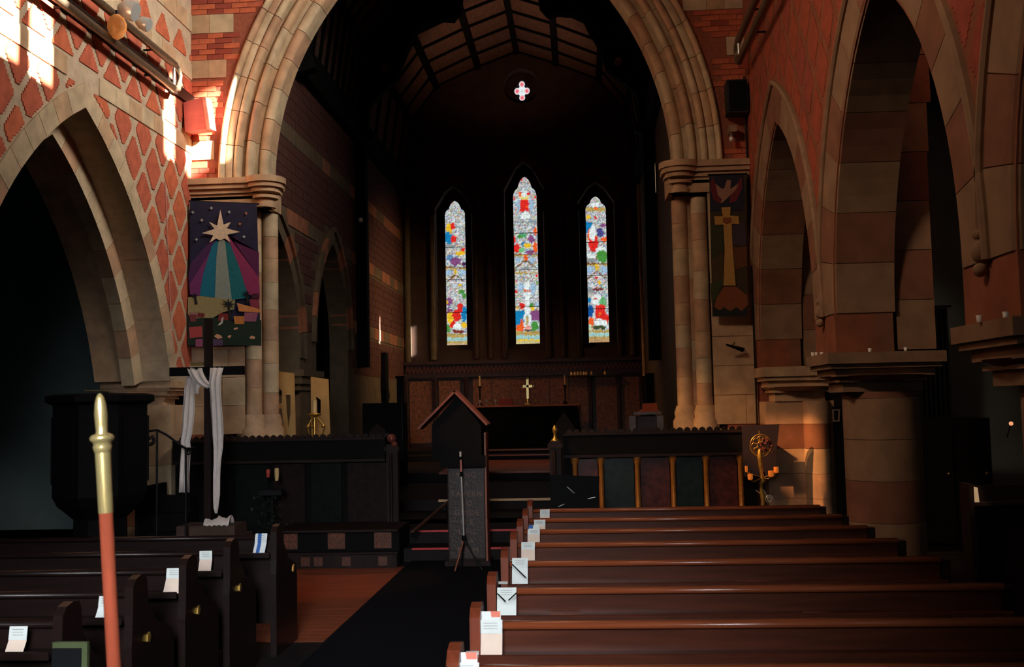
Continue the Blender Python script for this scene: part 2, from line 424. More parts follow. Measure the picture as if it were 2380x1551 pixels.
MB().lathe(-5.58, 7.35, [(.33, 0), (.33, 1.9)], 16).build('shaft', STONE2, pl2); capital(pl2, -5.58, 7.35, .5, .5, 1.9, 2.2)

# --- south (right) arcade wall
RA, RR, RZC = 1.1, 2.97, 2.55
RY = [11.3, 7.55, 3.8, 0.05]
RS1 = mat('aisle_arch_stone', (138,106,80), .85, var=.2, scale=5, bump=.3); RS2 = mat('aisle_arch_red_stone', (126,80,58), .85, var=.2, scale=5, bump=.3)
def rarch(r, yc): return arch_poly(yc, RA, RR, RZC, r, 2.2)[::-1]
def sunwin(py0, py1, pz0, pz1, X0, X1):
    "opening in a south wall at X1 whose sunbeam lands on the plane X0 at the given patch"
    t = (X1-X0)/abs(SD.x); dy, dz = SD.y*t, -SD.z*t
    a, b, c, d = py0-dy, py1-dy, pz0+dz, pz1+dz
    return [(a, c), (b, c), (b, d-.2), ((a+b)/2, d), (a, d-.2)]
p = lambda px, py: atX(px, py, XL)
wins = []
for (x0, x1, zb, zt) in ((p(-70, 100).y, p(38, 100).y, p(20, 132).z, 6.55), (p(52, 100).y, p(118, 100).y, p(90, 182).z, 6.55),
                         (p(371, 270).y, p(404, 270).y, p(388, 362).z, 6.3)):
    wins.append(sunwin(x0, x1, zb, zt, XL, XR))
wins.append(sunwin(12.8, 13.26, 4.95, 6.2, XL, XR))
wr = plate('wall_right', bottom_wall([rarch(-.37, y) for y in RY[::-1]], -6.5, 13.1, 10.5, 2.2), wins, fR(XR), 0, -.36, mat('tan_wall_brick', (138,78,52), .9, var=.25, scale=5))
wins2 = [[(u, z) for u, z in w_] for w_ in [sunwin(12.78-5.3, 13.55-5.3, 4.9, 6.2, XL, XR)]]
wr2 = plate('wall_right_inner', bottom_wall([rarch(-.37, y) for y in RY[::-1]], -6.5, 13.1, 7.4, 2.2), [], fR(XR), -.36, -.5, RS2)
for yc in RY[:3]:
    ring([(-.38, -.02), (-.34, .012), (.02, .012), (.02, -.52), (-.38, -.52)], yc, RA, RR, RZC, 0, angs(RA, RR, 0, 7), [RS1, RS2, RS1, RS2, RS1], fR(XR), wr)
    ring([(.02, .0), (.02, .03), (.035, .05), (.055, .05), (.07, .03), (.07, 0)], yc, RA, RR, RZC, 0, angs(RA, RR, 0, 4), [RS1], fR(XR), wr, names='hood_mould', gap=0, n=6)
for yc in (9.44, 5.69):
    MB().ball((XR-.03, yc, 2.6), .055, 8, 1.2).ball((XR-.04, yc, 2.5), .04, 8).ball((XR-.03, yc+.02, 2.7), .035, 8).build('label_stop', RS1, wr)
for yc in (13.0, 9.3, 5.55):
    tl = thing('aisle_arch_leg', {13.0: 'banded stone leg of the aisle arch behind the far respond', 9.3: 'banded stone leg of the aisle arch above the round pier', 5.55: 'banded stone leg of the aisle arch at the right edge'}[yc], 'pier', (3.05, yc, 2.2))
    z = 2.22; i = 0
    while z < 5.4:
        e = max(0, z-3.4)**2*.16
        MB().box(2.79, 3.12+e*.35, yc-.22, yc+.09 if yc > 12 else yc+.25, z+.003, z+.437).build('stone_block', [RS1, RS2][i % 2], tl); z += .44; i += 1
def rblocked(u, z):
    for yc in RY:
        rho = RR+.09
        if z < RZC: return True
        if z-RZC < rho and abs(u-yc)+RA < math.sqrt(max(0, rho*rho-(z-RZC)**2)): return True
    return False
def rdia(u, z):
    a = (u/.56+z/.86) % 1.0; b = (u/.56-z/.86) % 1.0
    return STONE3 if min(a, 1-a, b, 1-b) < .1 else random.choice([REDW, REDW, BRICK3])
for i, (a0, a1) in enumerate([(2.6, 6.7)]):
    lozenges(wr, fR(XR), 5.0, 13.1, 2.6, 6.7, 11.3, 4.78, [REDW, REDW, BRICK3], rblocked, [], pr=.004)
mb = MB()
for (yc, nm, lab) in ((9.44, 'round_pier', 'round banded stone pier between the two right-hand arches'), (5.69, 'round_pier', 'nearest stone pier at the right edge, capital cut by the frame')):
    t = thing(nm, lab, 'pier', (2.68, yc-.15, 0))
    z = 0; i = 0
    while z < 1.86:
        zt = min(1.86, z+.36); MB().lathe(2.68, yc-.15, [(.33, z+.002), (.33, zt-.002)], 20).build('drum', [RS2, RS1, RS2, RS1, RS1][i % 5], t); z = zt; i += 1
    capital(t, 2.63, yc-.15, .5, .42, 1.86, 2.2, RS1)
t = thing('stone_respond', 'banded stone respond beside the choir screen, lit orange low down', 'pier', (2.65, 12.85, 0))
t['kind'] = 'structure'
courses(t, 2.26, 3.08, 12.62, 13.09, 0, 1.78, .3, [RS2, STONE4, STONE4, STONE2])
z = 0; i = 0
while z < 1.77:
    zt = min(1.78, z+.3); MB().lathe(2.86, 12.6, [(.16, z+.002), (.16, zt-.002)], 14).build('shaft_drum', [RS2, STONE4, STONE4, STONE2][i % 4], t); z = zt; i += 1
capital(t, 2.67, 12.8, .46, .36, 1.78, 2.2)
mb = MB(); mb.tube([(2.22, 13.04, 1.0), (2.22, 13.04, 6.0)], .012, 8)
solo('wall_conduit', mb, IRON, 'thin vertical conduit in the corner right of the right banner', 'pipe')

solo('wall_conduit', MB().tube([(XL+.02, 12.45, 2.3), (XL+.02, 12.2, 4.7)], .008, 6), mat('pink_cable', (200,140,130), .6), 'thin pinkish cable running up the patterned wall right of the left arch', 'cable')
# --- chancel arch wall
CA, CR, CZ, CX = 1.49, 4.215, 4.9, -1.425
hole = arch_poly(CX, CA, CR, CZ, .56, .3)
wa = plate('wall_chancel_arch', [(XL-.9, 0), (XR+.9, 0), (XR+.9, 10.5), (XL-.9, 10.5)], [hole], fY(YA), 0, -.5, MORTAR)
def cblocked(u, z):
    rho = CR+.6
    return z < 4.9 or ((z-CZ) < rho and abs(u-CX)+CA < math.sqrt(max(0, rho*rho-(z-CZ)**2)))
zlo = 4.92
for b0, b1 in BANDS:
    bricks(wa, fY(YA), XL, XR, zlo, b0, .225, .075, lambda u, z: random.choice([BRICK2, BRICK, BRICK3, BRICK2]), cblocked, big=75, order=lambda c: abs(c[0]+4.9))
    blocks(wa, fY(YA), XL, XR, b0, b1, .3, [STONE, STONE2, STONE2], blocked=lambda u, z: cblocked(u, z)); zlo = b1
for i in range(8):      # plain ashlar below the capitals
    z0 = 1.5+i*.375
    for (a, b) in ((XL, -4.42), (1.7, XR)): blocks(wa, fY(YA), a, b, z0, z0+.375, .5, [STONE2, STONE, STONE2])
pals = [[STONE, STONE2, STONE, STONE2, STONE4, STONE, STONE2, STONE, STONE, STONE4],
        [STONE, STONE2, STONE2, STONE, STONE, STONE4, STONE2, STONE4, STONE, STONE2],
        [STONE, STONE4, STONE2, STONE, STONE2, STONE4, STONE, STONE, STONE4, STONE2]]
def roll(r0, r1, w, d, back):
    rc = (r0+r1)/2; rr = (r1-r0)/2
    return [(rc-rr*math.cos(PI*i/8), w+d*math.sin(PI*i/8)) for i in range(9)]+[(r1, back), (r0, back)]
b12 = angs(CA, CR, 0, 12); b10 = [x*1.0 for x in angs(CA, CR, 0, 10)]
for (r0, r1, w_, d_, bk, pal, bd) in ((.66, .76, .0, .08, -.1, pals[0], b12), (.54, .66, -.02, .02, -.2, pals[1], b12), (.42, .54, -.10, .07, -.3, pals[0], b12),
        (.36, .42, -.2, .0, -.4, pals[1], b10), (.24, .36, -.2, .08, -.5, pals[2], b10), (.17, .24, -.33, .0, -.6, pals[1], b10), (.0, .17, -.34, .06, -.8, pals[0], b12)):
    r0, r1, w_, d_, bk = r0*.82, r1*.82, w_*.6, d_*.9, bk*.625
    ring(roll(r0, r1, w_, d_, bk), CX, CA, CR, CZ, 0, bd, pal, fY(YA), wa, n=4)
# responds of the chancel arch: shafts in drums, capital, base
for sgn, xs, lab in ((-1, (-4.33, -4.14), 'left'), (1, (1.36, 1.6), 'right')):
    t = thing('arch_respond', 'stone respond with twin banded shafts, %s side of the chancel arch' % lab, 'pier', (xs[0], 13.3, 1.4))
    t['kind'] = 'structure'
    for j, x in enumerate(xs):
        z = 1.75; i = j
        while z < 4.45:
            zt = min(4.45, z+random.uniform(.28, .42)); MB().lathe(x, 13.2+(.12 if (j == 1) == (sgn < 0) else 0), [(.105, z+.002), (.105, zt-.002)], 16).build('shaft_drum', [STONE2, STONE4, STONE][(i) % 3], t); z = zt; i += 1
        yb = 13.2+(.12 if (j == 1) == (sgn < 0) else 0)
        MB().lathe(x, yb, [(.17, 1.45), (.17, 1.55), (.14, 1.6), (.15, 1.66), (.12, 1.75)], 16).build('base', STONE2, t)
    xa, xb = (-4.6, -4.2) if sgn < 0 else (1.22, 1.7)
    courses(t, xa+(0 if sgn < 0 else .08), xb-(.08 if sgn < 0 else 0), 13.28, 13.6, 1.4, 4.5, .4, [STONE2, STONE4, STONE])
    mb = MB(); x0, x1 = (-5.14, -4.07) if sgn < 0 else (1.2, 2.24)
    for (e, za, zb) in ((-.08, 4.5, 4.55), (-.1, 4.55, 4.62), (-.05, 4.62, 4.66), (-.02, 4.7, 4.76), (.02, 4.76, 4.82), (.05, 4.82, 4.9)):
        mb.box(x0-(e if sgn > 0 else 0), x1+(e if sgn < 0 else 0), 13.0-e, 13.6, za, zb)
        cx = xs[1] if sgn < 0 else xs[0]
        mb.lathe(cx, 13.12, [(.22+e, za), (.22+e, zb)], 18)
    mb.box(x0, x1, 13.05, 13.6, 4.5, 4.85)
    mb.build('capital', STONE2, t)
    if sgn < 0: courses(t, XL+.01, -4.05, 13.02, 13.6, 1.15, 1.45, .15, [STONE2, STONE3])
    else: courses(t, 1.28, XR, 13.02, 13.6, 1.15, 1.45, .15, [STONE2, STONE])

# ------------------------------------------------------------------ chancel shell
CXL, CXR, YE = -4.36, 1.56, 25.0
mb = MB(); mb.box(-3, .2, 11.9, 12.35, 0, .15); mb.box(-3, .2, 12.35, 14.7, 0, .3); mb.box(-9, 4, 14.7, 18.3, 0, .45)
mb.box(-9, 4, 13.1, 14.7, 0, .29); mb.box(-9, 4, 18.3, 22.0, 0, .6); mb.box(-9, 4, 22.0, 22.8, 0, .72); mb.box(-9, 4, 22.8, 25.6, 0, .8)
fc = struct('floor_chancel', mb, FLOORM)
for (y, z, m, xa, xb) in ((11.9, .15, REDN, -2.02, -.62), (12.35, .3, REDN, -2.02, -.45), (14.7, .45, CREAMN, -2.1, -.45), (18.3, .6, FLOORB, -2.6, .2), (22.0, .72, FLOORB, -3, .6), (22.8, .8, FLOORB, -3, .6)):
    MB().box(xa, xb, y-.02, y+.03, z-.014 if m is REDN else z-.025, z+.006).build('step_nosing', m, fc)
for i in range(9): MB().box(-2.6, .2, 18.35+i*.4, 18.74+i*.4, .6, .612).build('floor_board', FLOORB, fc)
NA, NR = .9, 2.05
holesN = [arch_poly(14.35, NA, NR, 2.6, 0, .5), arch_poly(17.65, NA, NR, 2.9, 0, .5)]
holesN = [[(max(13.75, u), z) for u, z in holesN[0]], holesN[1]]
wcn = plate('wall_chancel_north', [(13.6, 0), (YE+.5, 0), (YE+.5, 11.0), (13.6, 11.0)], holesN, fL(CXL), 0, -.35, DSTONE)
for yc, zc in ((14.35, 2.6), (17.65, 2.9)):
    for r0, r1, w0, w1, sd in ((0, .2, .02, -.3, None), (.2, .28, .07, -.1, None)):
        ring([(r0, w0), (r1, w0), (r1, w1), (r0, w1)], yc, NA, NR, zc, 0, angs(NA, NR, 0, 6), [DSTONE, STONE3, DSTONE], fL(CXL), wcn, sides=(1,) if yc < 15 else (1, -1))
capn = MB()
for e, za, zb in ((.0, 2.1, 2.2), (.04, 2.2, 2.32), (.08, 2.32, 2.42)): capn.box(CXL-.5, CXL+.03+e, 15.42-e, 16.5+e, za, zb)
capn.build('capital', DSTONE, wcn)
def nblocked(u, z):
    for yc, zc in ((14.35, 2.6), (17.65, 2.9)):
        rho = NR+.28
        if z < zc: 
            if abs(u-yc) < rho-NA: return True
        elif z-zc < rho and abs(u-yc)+NA < math.sqrt(max(0, rho*rho-(z-zc)**2)): return True
    return False
NB = [(3.25, 3.5), (4.6, 4.85), (5.9, 6.15)]
zlo = 2.45
for b0, b1 in NB+[(7.1, 7.2)]:
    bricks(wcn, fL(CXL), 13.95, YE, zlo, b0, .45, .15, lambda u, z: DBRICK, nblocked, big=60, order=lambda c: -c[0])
    blocks(wcn, fL(CXL), 13.95, YE, b0, b1, .5, [DSTONE, STONE3], blocked=nblocked); zlo = b1
mb = MB(); mb.box(-7.2, -7.0, 13.6, 20.2, 0, 7).box(-7.2, -4.7, 20.0, 20.2, 0, 7).box(-7.2, -4.7, 13.4, 20.2, 7, 7.2).box(-7.2, -4.7, 13.3, 13.5, 0, 7); struct('wall_organ_chamber', mb, DWOOD)
hs = [sunwin(21.66, 21.88, 3.2, 3.98, CXL, CXR)]
t_ = (CXR+4.2)/abs(SD.x)
hs.append([(25-SD.y*t_+a, z-SD.z*t_) for a, z in ((-.2, 3.05), (.02, 3.05), (.02, 3.9), (-.2, 3.9))])
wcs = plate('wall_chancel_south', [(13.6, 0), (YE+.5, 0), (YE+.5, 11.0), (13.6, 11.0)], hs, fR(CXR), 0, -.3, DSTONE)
mb = MB()   # cornice beams
mb.box(CXL, CXL+.16, 13.6, YE, 7.08, 7.6).box(CXR-.16, CXR, 13.6, YE, 7.08, 7.6); struct('trim_1', mb, CWOOD)
# east wall
def lancet(x0, x1, zb, zs, zt, cusp=True):
    xc = (x0+x1)/2; hw = (x1-x0)/2; H = zt-zs
    pr = [(1, 0), (.96, .14), (.88, .27), (.8, .34), (.62, .42), (.56, .52), (.5, .64), (.38, .8), (.2, .93), (0, 1)]
    pts = [(x0, zb), (x1, zb)]+[(xc+hw*a, zs+H*b) for a, b in pr]+[(xc-hw*a, zs+H*b) for a, b in pr[::-1][1:]]
    return pts
GY = 25.4
glass = []   # measured outlines in photo pixels: (left bottom, right bottom, left spring, right spring, apex)
for (lb, rb, ls, rs_, ap) in (((1040,803),(1086,802),(1033,500),(1081,499),(1057,467)), ((1200,800),(1254,799),(1192,458),(1248,456),(1219,411)), ((1370,797),(1416,795),(1360,487),(1408,485),(1382,457))):
    A, B, Cc, D, E_ = [at(q[0], q[1], GY) for q in (lb, rb, ls, rs_, ap)]
    glass.append(((A.x+Cc.x)/2, (B.x+D.x)/2, (A.z+B.z)/2, (Cc.z+D.z)/2, E_.z))
wh = [[(g[0]-.2, g[2]-.15), (g[1]+.2, g[2]-.15), (g[1]+.2, g[3]+.1), ((g[0]+g[1])/2+.2, g[4]+.15), ((g[0]+g[1])/2, g[4]+.3), ((g[0]+g[1])/2-.2, g[4]+.15), (g[0]-.2, g[3]+.1)] for g in glass]
QC = (-1.30, 9.82)
qh = [(QC[0]+.45*math.cos(PI*i/8), QC[1]+.45*math.sin(PI*i/8)) for i in range(16)]
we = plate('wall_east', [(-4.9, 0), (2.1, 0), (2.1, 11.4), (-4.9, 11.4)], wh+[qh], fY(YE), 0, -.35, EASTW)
quat = []
for k in range(4):
    cx_, cz_ = QC[0]+.105*[1, 0, -1, 0][k], QC[1]+.15*[0, 1, 0, -1][k]
    for i in range(-4, 5):
        a = k*PI/2+i*PI/9; quat.append((cx_+.095*math.cos(a), cz_+.115*math.sin(a)))
we2 = plate('wall_east_tracery', [(-4.9, 0), (2.1, 0), (2.1, 11.4), (-4.9, 11.4)], [lancet(*g) for g in glass]+[quat], fY(GY-.03), 0, -.1, EASTW)
# shafts and blind arches between the lancets
xs_ = [-3.62, -2.55, -2.2, -1.85, -.75, -.4, 0.0, 1.0, 1.3]
for x in xs_:
    MB().lathe(x, YE-.06, [(.07, 2.95), (.07, 6.6)], 10).build('colonnette', DSTONE if x < -3 or x > 1.2 else EASTW, we)
MB().lathe(CXL+.1, YE-.1, [(.09, 2.4), (.09, 6.8)], 10).build('corner_shaft', DSTONE, we)
MB().lathe(CXR-.08, YE-1.4, [(.04, 2.4), (.04, 6.9)], 10).build('corner_shaft', STONE2, wcs)
for g, hs_ in zip(glass, (.62, .66, .62)):
    xc = (g[0]+g[1])/2
    ring([(0, 0), (0, .06), (.08, .1), (.16, .06), (.16, 0)], xc, .3, hs_+.3, g[3]-.1, 0, angs(.3, hs_+.3, 0, 4), [EASTW, DBRICK], fY(YE), we, names='arch_stone')
# stained glass: small leaded panes; each carries its painted colour
gm = bpy.data.materials.new('stained_glass'); gm.use_nodes = True; nt = gm.node_tree; nt.nodes.clear()
em = nt.nodes.new('ShaderNodeEmission'); va = nt.nodes.new('ShaderNodeVertexColor'); va.layer_name = 'col'; ou = nt.nodes.new('ShaderNodeOutputMaterial')
em.inputs[1].default_value = 1.3; nt.links.new(va.outputs[0], em.inputs[0]); nt.links.new(em.outputs[0], ou.inputs[0])
Wt, Rd, Yl, Bl, Gr, Pu, Or, Br, LB, Gy, Gd, Cy = (218,228,226), (214,40,34), (222,180,40), (22,122,176), (70,140,60), (126,72,120), (228,92,36), (112,78,42), (150,180,205), (134,140,142), (176,150,84), (150,192,190)
def P_(ox, oy, s, L): return [(k, [ox+L_[0]/s, oy+L_[1]/s]+([L_[2]/s, L_[3]/s] if k == 'e' else []) if k == 'e' else [ox+L_[0]/s, oy+L_[1]/s, ox+L_[2]/s, oy+L_[3]/s], c) for k, L_, c in L]
G1 = P_(1010, 450, 4.19, [('e',(140,340,32,52),Yl),('e',(178,320,28,36),Rd),('e',(130,430,40,62),Bl),('e',(183,445,28,38),Rd),('e',(150,510,60,20),Gy),('e',(150,625,36,30),(90,130,170)),
 ('e',(250,580,46,26),Yl),('e',(205,660,52,40),Pu),('e',(275,545,20,14),Rd),('e',(288,685,20,22),(70,40,80)),('r',(95,712,310,726),Br),('r',(100,728,310,740),Gd),('e',(135,772,30,26),LB),('e',(272,772,30,26),LB),('e',(203,758,14,28),Yl),
 ('l',(112,862,203,792),Br),('l',(203,792,300,862),Br),('r',(100,862,315,870),Wt),('e',(140,1050,32,40),Pu),('e',(120,1060,14,20),Yl),('e',(145,1145,30,28),Pu),('e',(150,1215,32,62),Yl),('e',(250,1110,30,45),Rd),('e',(215,1190,45,55),Rd),('e',(180,1280,30,35),Rd),
 ('e',(288,1175,26,82),Bl),('e',(285,1278,34,24),Yl),('e',(222,1300,44,42),Wt),('e',(130,1320,24,34),Gr),('e',(235,1345,70,16),(120,50,40)),('e',(265,960,30,20),Gr),('e',(245,895,16,14),Yl),('e',(290,1000,24,20),Gr),('r',(90,1365,330,1402),Gd),('r',(90,1402,330,1436),Cy),('r',(90,1436,330,1460),Gd),('r',(90,1460,330,1500),(190,165,130))])
G2 = P_(1170, 400, 7.05, [('e',(300,120,20,20),Rd),('e',(270,370,26,36),Or),('e',(410,345,26,22),Rd),('e',(345,420,80,40),(230,210,120)),('e',(340,360,36,46),Wt),('r',(275,450,415,645),Rd),('e',(390,560,22,24),Or),('e',(245,540,30,100),LB),('e',(452,530,36,100),LB),('e',(520,410,22,22),Rd),('e',(172,430,20,26),Rd),
 ('e',(360,715,80,60),Wt),('r',(150,806,560,822),Gy),('e',(270,1055,52,44),Gr),('e',(330,1040,40,40),(80,160,110)),('e',(182,1090,20,64),Rd),('e',(460,1090,54,60),Pu),('e',(525,970,22,60),Or),('e',(215,1250,58,76),Rd),('e',(322,1180,28,50),Bl),('e',(300,1285,52,40),(110,180,120)),('e',(400,1200,66,46),Yl),('e',(520,1230,36,76),Or),('e',(430,1312,76,34),Pu),('r',(150,1338,580,1360),Br)])
G2 += P_(1170, 590, 7.05, [('r',(150,28,600,44),Gd),('e',(245,95,52,40),LB),('e',(470,92,52,42),LB),('e',(365,70,32,60),Or),('l',(190,235,365,110),Br),('l',(365,110,545,235),Br),('e',(375,240,60,28),Gy),('r',(150,300,600,330),Gd),('e',(290,545,48,90),LB),('e',(482,570,48,95),LB),
 ('e',(385,520,46,80),Wt),('e',(390,606,58,16),Or),('e',(395,668,62,38),Wt),('e',(205,450,18,18),Rd),('e',(210,615,22,26),Rd),('e',(548,360,16,18),Rd),('e',(550,470,16,36),Gr),('e',(305,850,44,50),Rd),('e',(228,885,30,26),Yl),('r',(190,930,342,1120),Bl),('e',(240,1130,50,60),Bl),('e',(270,1220,66,60),Or),('e',(300,1130,30,50),Or),
 ('e',(460,845,42,40),Gr),('e',(548,840,32,40),LB),('e',(472,902,36,26),Yl),('e',(560,950,26,36),Yl),('r',(445,930,590,1100),Pu),('e',(515,1190,64,80),Gr),('r',(352,700,424,1000),Wt),('r',(340,1000,370,1200),Wt),('r',(412,900,445,1200),Wt),('r',(370,1010,410,1200),Gd),('e',(395,1210,50,30),(220,150,140)),('e',(395,1255,70,16),(70,50,50)),
 ('r',(150,1272,640,1338),Gd),('r',(150,1338,640,1402),Cy),('r',(150,1402,640,1430),Yl),('r',(150,1430,640,1500),(190,180,130))])
G3 = P_(1335, 440, 4.19, [('e',(205,150,40,26),Wt),('r',(110,176,310,212),Gd),('e',(205,182,20,12),Or),('e',(140,272,22,26),Yl),('e',(205,280,12,12),Rd),('r',(90,315,176,430),Bl),('e',(285,350,32,18),Pu),('e',(252,420,36,44),(70,70,130)),('e',(150,445,26,60),Or),('e',(185,520,46,92),Rd),('e',(178,430,28,80),Wt),('e',(290,490,34,24),Or),('e',(262,590,54,30),Wt),('e',(272,655,54,62),Gr),
 ('e',(165,650,50,26),Wt),('e',(160,690,60,22),Gy),('r',(90,716,330,732),Br),('r',(90,732,330,742),Gd),('e',(150,780,40,34),LB),('e',(290,780,40,34),LB),('e',(215,760,18,30),Yl),('l',(122,880,215,796),Br),('l',(215,796,322,880),Br),('e',(215,862,15,12),Rd),('e',(245,910,20,14),Yl),('e',(230,975,60,14),(110,50,50)),('e',(150,985,30,22),Gy),
 ('e',(215,1080,55,50),Wt),('e',(210,1068,20,14),Rd),('e',(278,1100,36,46),(100,170,110)),('e',(140,1080,18,24),Bl),('e',(155,1190,36,62),(20,80,150)),('r',(200,1125,300,1260),Rd),('e',(300,1260,40,56),Rd),('e',(245,1215,14,20),Or),('e',(255,1300,64,34),Wt),('e',(165,1290,30,38),Or),('e',(155,1345,22,22),(190,210,170)),('e',(240,1345,70,18),(60,70,40)),('r',(90,1370,350,1400),Gd),('r',(90,1400,350,1432),Cy),('r',(90,1432,350,1452),Gd),('r',(90,1452,350,1500),(176,140,96))])
from mathutils import noise
def gcol(prims, px, py):
    n = noise.noise(Vector((px*.28, py*.28, 3.1))); n2 = noise.noise(Vector((px*.5, py*.5, 9.7)))
    base = [208, 218, 220]
    n3 = noise.noise(Vector((px*.4, py*.4, 21.3)))
    if n > .24: base = [192, 160, 172]
    if n < -.26: base = [140, 184, 160]
    if n3 > .38: base = [196, 110, 92]
    if n3 < -.36: base = [196, 176, 96]
    if n2 > .24: base = [122, 132, 142]
    if n2 < -.36: base = [110, 150, 186]
    c = base; px += 1.8*noise.noise(Vector((px*.16, py*.16, 5)))*1.6; py += 2.6*noise.noise(Vector((px*.16, py*.16, 15)))*1.6
    for k, q, col in prims:
        if k == 'e':
            d = ((px-q[0])/q[2])**2+((py-q[1])/q[3])**2
            if d < 1: c = col
        elif k == 'r':
            if q[0] <= px <= q[2] and q[1] <= py <= q[3]: c = col
        else:
            ax, ay, bx, by = q; L = math.hypot(bx-ax, by-ay); t = max(0, min(1, ((px-ax)*(bx-ax)+(py-ay)*(by-ay))/L/L))
            if math.hypot(px-ax-t*(bx-ax), py-ay-t*(by-ay)) < 1.5: c = col
    f = .84+.42*n2+random.uniform(-.09, .09)
    return tuple(max(0, min(1, x*f)) for x in lin(c))
def project(v):
    q = RM.transposed() @ (Vector(v)-CAM); return 1190+F*q.x/-q.z, 775.5-F*q.y/-q.z
for gi, (g, prims) in enumerate(zip(glass, (G1, G2, G3))):
    out = lancet(*g); x0, x1, zb, zs, zt = g
    o = bpy.data.objects.new('window_%d' % (gi+1), None); sc.collection.objects.link(o); o['kind'] = 'structure'
    def wid(z):
        if z <= zs: return x0, x1
        f = (z-zs)/(zt-zs); pr = [(1, 0), (.96, .14), (.88, .27), (.8, .34), (.62, .42), (.56, .52), (.5, .64), (.38, .8), (.2, .93), (.02, 1)]
        for (a, b), (a2, b2) in zip(pr, pr[1:]):
            if b <= f <= b2+1e-9: h = a+(a2-a)*(f-b)/(b2-b); break
        else: h = .02
        c_ = (x0+x1)/2; hw = (x1-x0)/2; return c_-hw*h, c_+hw*h
    rows = int((zt-zb)/.135); zz = [zb+(zt-zb)*(i/rows) for i in range(rows+1)]
    for r in range(rows):
        nc = 4 if r % 2 else 3
        js = [0]+[ (i+random.uniform(-.18, .18))/nc for i in range(1, nc)]+[1]
        for c in range(nc):
            N = 6; vs = []; cols = []
            for j in range(N+1):
                z = zz[r]+.0016+(zz[r+1]-zz[r]-.0032)*j/N; a, b = wid(z)
                for i in range(N+1):
                    u = js[c]+(js[c+1]-js[c])*i/N; x = a+(b-a)*u
                    if i == 0 and c > 0: x += .0016
                    if i == N and c < nc-1: x -= .0016
                    v = (x, GY+.02, z); vs.append(v); cols.append(gcol(prims, *project((x, GY, z))))
            fs = [(j*(N+1)+i, j*(N+1)+i+1, (j+1)*(N+1)+i+1, (j+1)*(N+1)+i) for j in range(N) for i in range(N)]
            me = bpy.data.meshes.new('pane'); me.from_pydata(vs, [], fs); me.materials.append(gm)
            ca = me.color_attributes.new('col', 'FLOAT_COLOR', 'POINT')
            for i, cc in enumerate(cols): ca.data[i].color = cc+(1,)
            po = bpy.data.objects.new('pane', me); sc.collection.objects.link(po); po.parent = o
    mb = MB()
    for k in range(1, 4):
        z = zb+(zs-zb)*k/4; mb.box(x0, x1, GY-.01, GY+.01, z-.006, z+.006)
    mb.build('saddle_bars', BLACK, o)
o = bpy.data.objects.new('window_4', None); sc.collection.objects.link(o); o['kind'] = 'structure'
for k in range(5):
    cx_, cz_ = (QC[0]+.125*[1, 0, -1, 0, 0][k], QC[1]+.175*[0, 1, 0, -1, 0][k]); rr = .075 if k < 4 else .13
    vs = [(cx_, GY+.02, cz_)]; cols = [lin((206,70,80) if k < 4 else (170,178,172))]
    for q in (.45, 1.0):
        for i in range(12):
            vs.append((cx_+rr*q*math.cos(PI*i/6)*(1 if k < 4 else .8), GY+.02+(.003 if k == 4 else 0), cz_+rr*q*math.sin(PI*i/6)*1.15)); cols.append(lin((214,110,120) if (k < 4 and q < 1) else (206,214,216)))
    fs = [(0, 1+i, 1+(i+1) % 12) for i in range(12)]+[(1+i, 13+i, 13+(i+1) % 12, 1+(i+1) % 12) for i in range(12)]
    me = bpy.data.meshes.new('pane'); me.from_pydata(vs, [], fs); me.materials.append(gm)
    ca = me.color_attributes.new('col', 'FLOAT_COLOR', 'POINT')
    for i, cc in enumerate(cols): ca.data[i].color = tuple(cc)+(1,)
    po = bpy.data.objects.new('pane', me); sc.collection.objects.link(po); po.parent = o

# chancel ceiling: boarded facets between ribs
CP = [(-4.34, 7.6), (-4.13, 9.05), (-3.45, 9.93), (-2.38, 10.39), (-1.40, 10.74), (-.42, 10.39), (.65, 9.93), (1.33, 9.05), (1.54, 7.6)]
ce = struct('ceiling_chancel', MB().box(-5.2, 2.4, 13.9, 25.8, 11.5, 11.6), CWOOD)
ys = [13.65+.425*i for i in range(15)]+[19.6+.9*i for i in range(1, 7)]; NY = len(ys)-1
for j in range(8):
    (xa, za), (xb, zb_) = CP[j], CP[j+1]
    dx, dz = xb-xa, zb_-za; L = math.hypot(dx, dz); nx, nz = -dz/L, dx/L
    for i in range(NY):
        y0, y1 = ys[i]+.02, ys[i+1]-.02
        MB().add([(xa, y0, za), (xb, y0, zb_), (xb, y1, zb_), (xa, y1, za), (xa+nx*.03, y0, za+nz*.03), (xb+nx*.03, y0, zb_+nz*.03), (xb+nx*.03, y1, zb_+nz*.03), (xa+nx*.03, y1, za+nz*.03)],
                 [(0,1,2,3), (4,7,6,5), (0,4,5,1), (1,5,6,2), (2,6,7,3), (3,7,4,0)]).build('ceiling_board', CPANEL, ce)
for i in range(NY+1):
    y = ys[i]
    mb = MB()
    for j in range(8):
        (xa, za), (xb, zb_) = CP[j], CP[j+1]; dx, dz = xb-xa, zb_-za; L = math.hypot(dx, dz); nx, nz = dz/L*.05, -dx/L*.05
        mb.prism([(xa-nx, za-nz), (xb-nx, zb_-nz), (xb+nx, zb_+nz), (xa+nx, za+nz)], lambda u, v, wd: (u, y+wd, v), -.028, .028)
    mb.build('rafter', CWOOD, ce)
for j in range(9):
    x, z = CP[j]; MB().box(x-.07, x+.07, 13.95, 25, z-.1, z+.05).build('purlin', CWOOD, ce)
cusp = [(1075,-60),(1075,0),(1072,27),(1055,49),(1028,47),(998,53),(972,68),(963,92),(948,119),(936,148),(927,184),(906,205),(883,222),(860,252),(856,297),(870,330)]
TY = 19.6
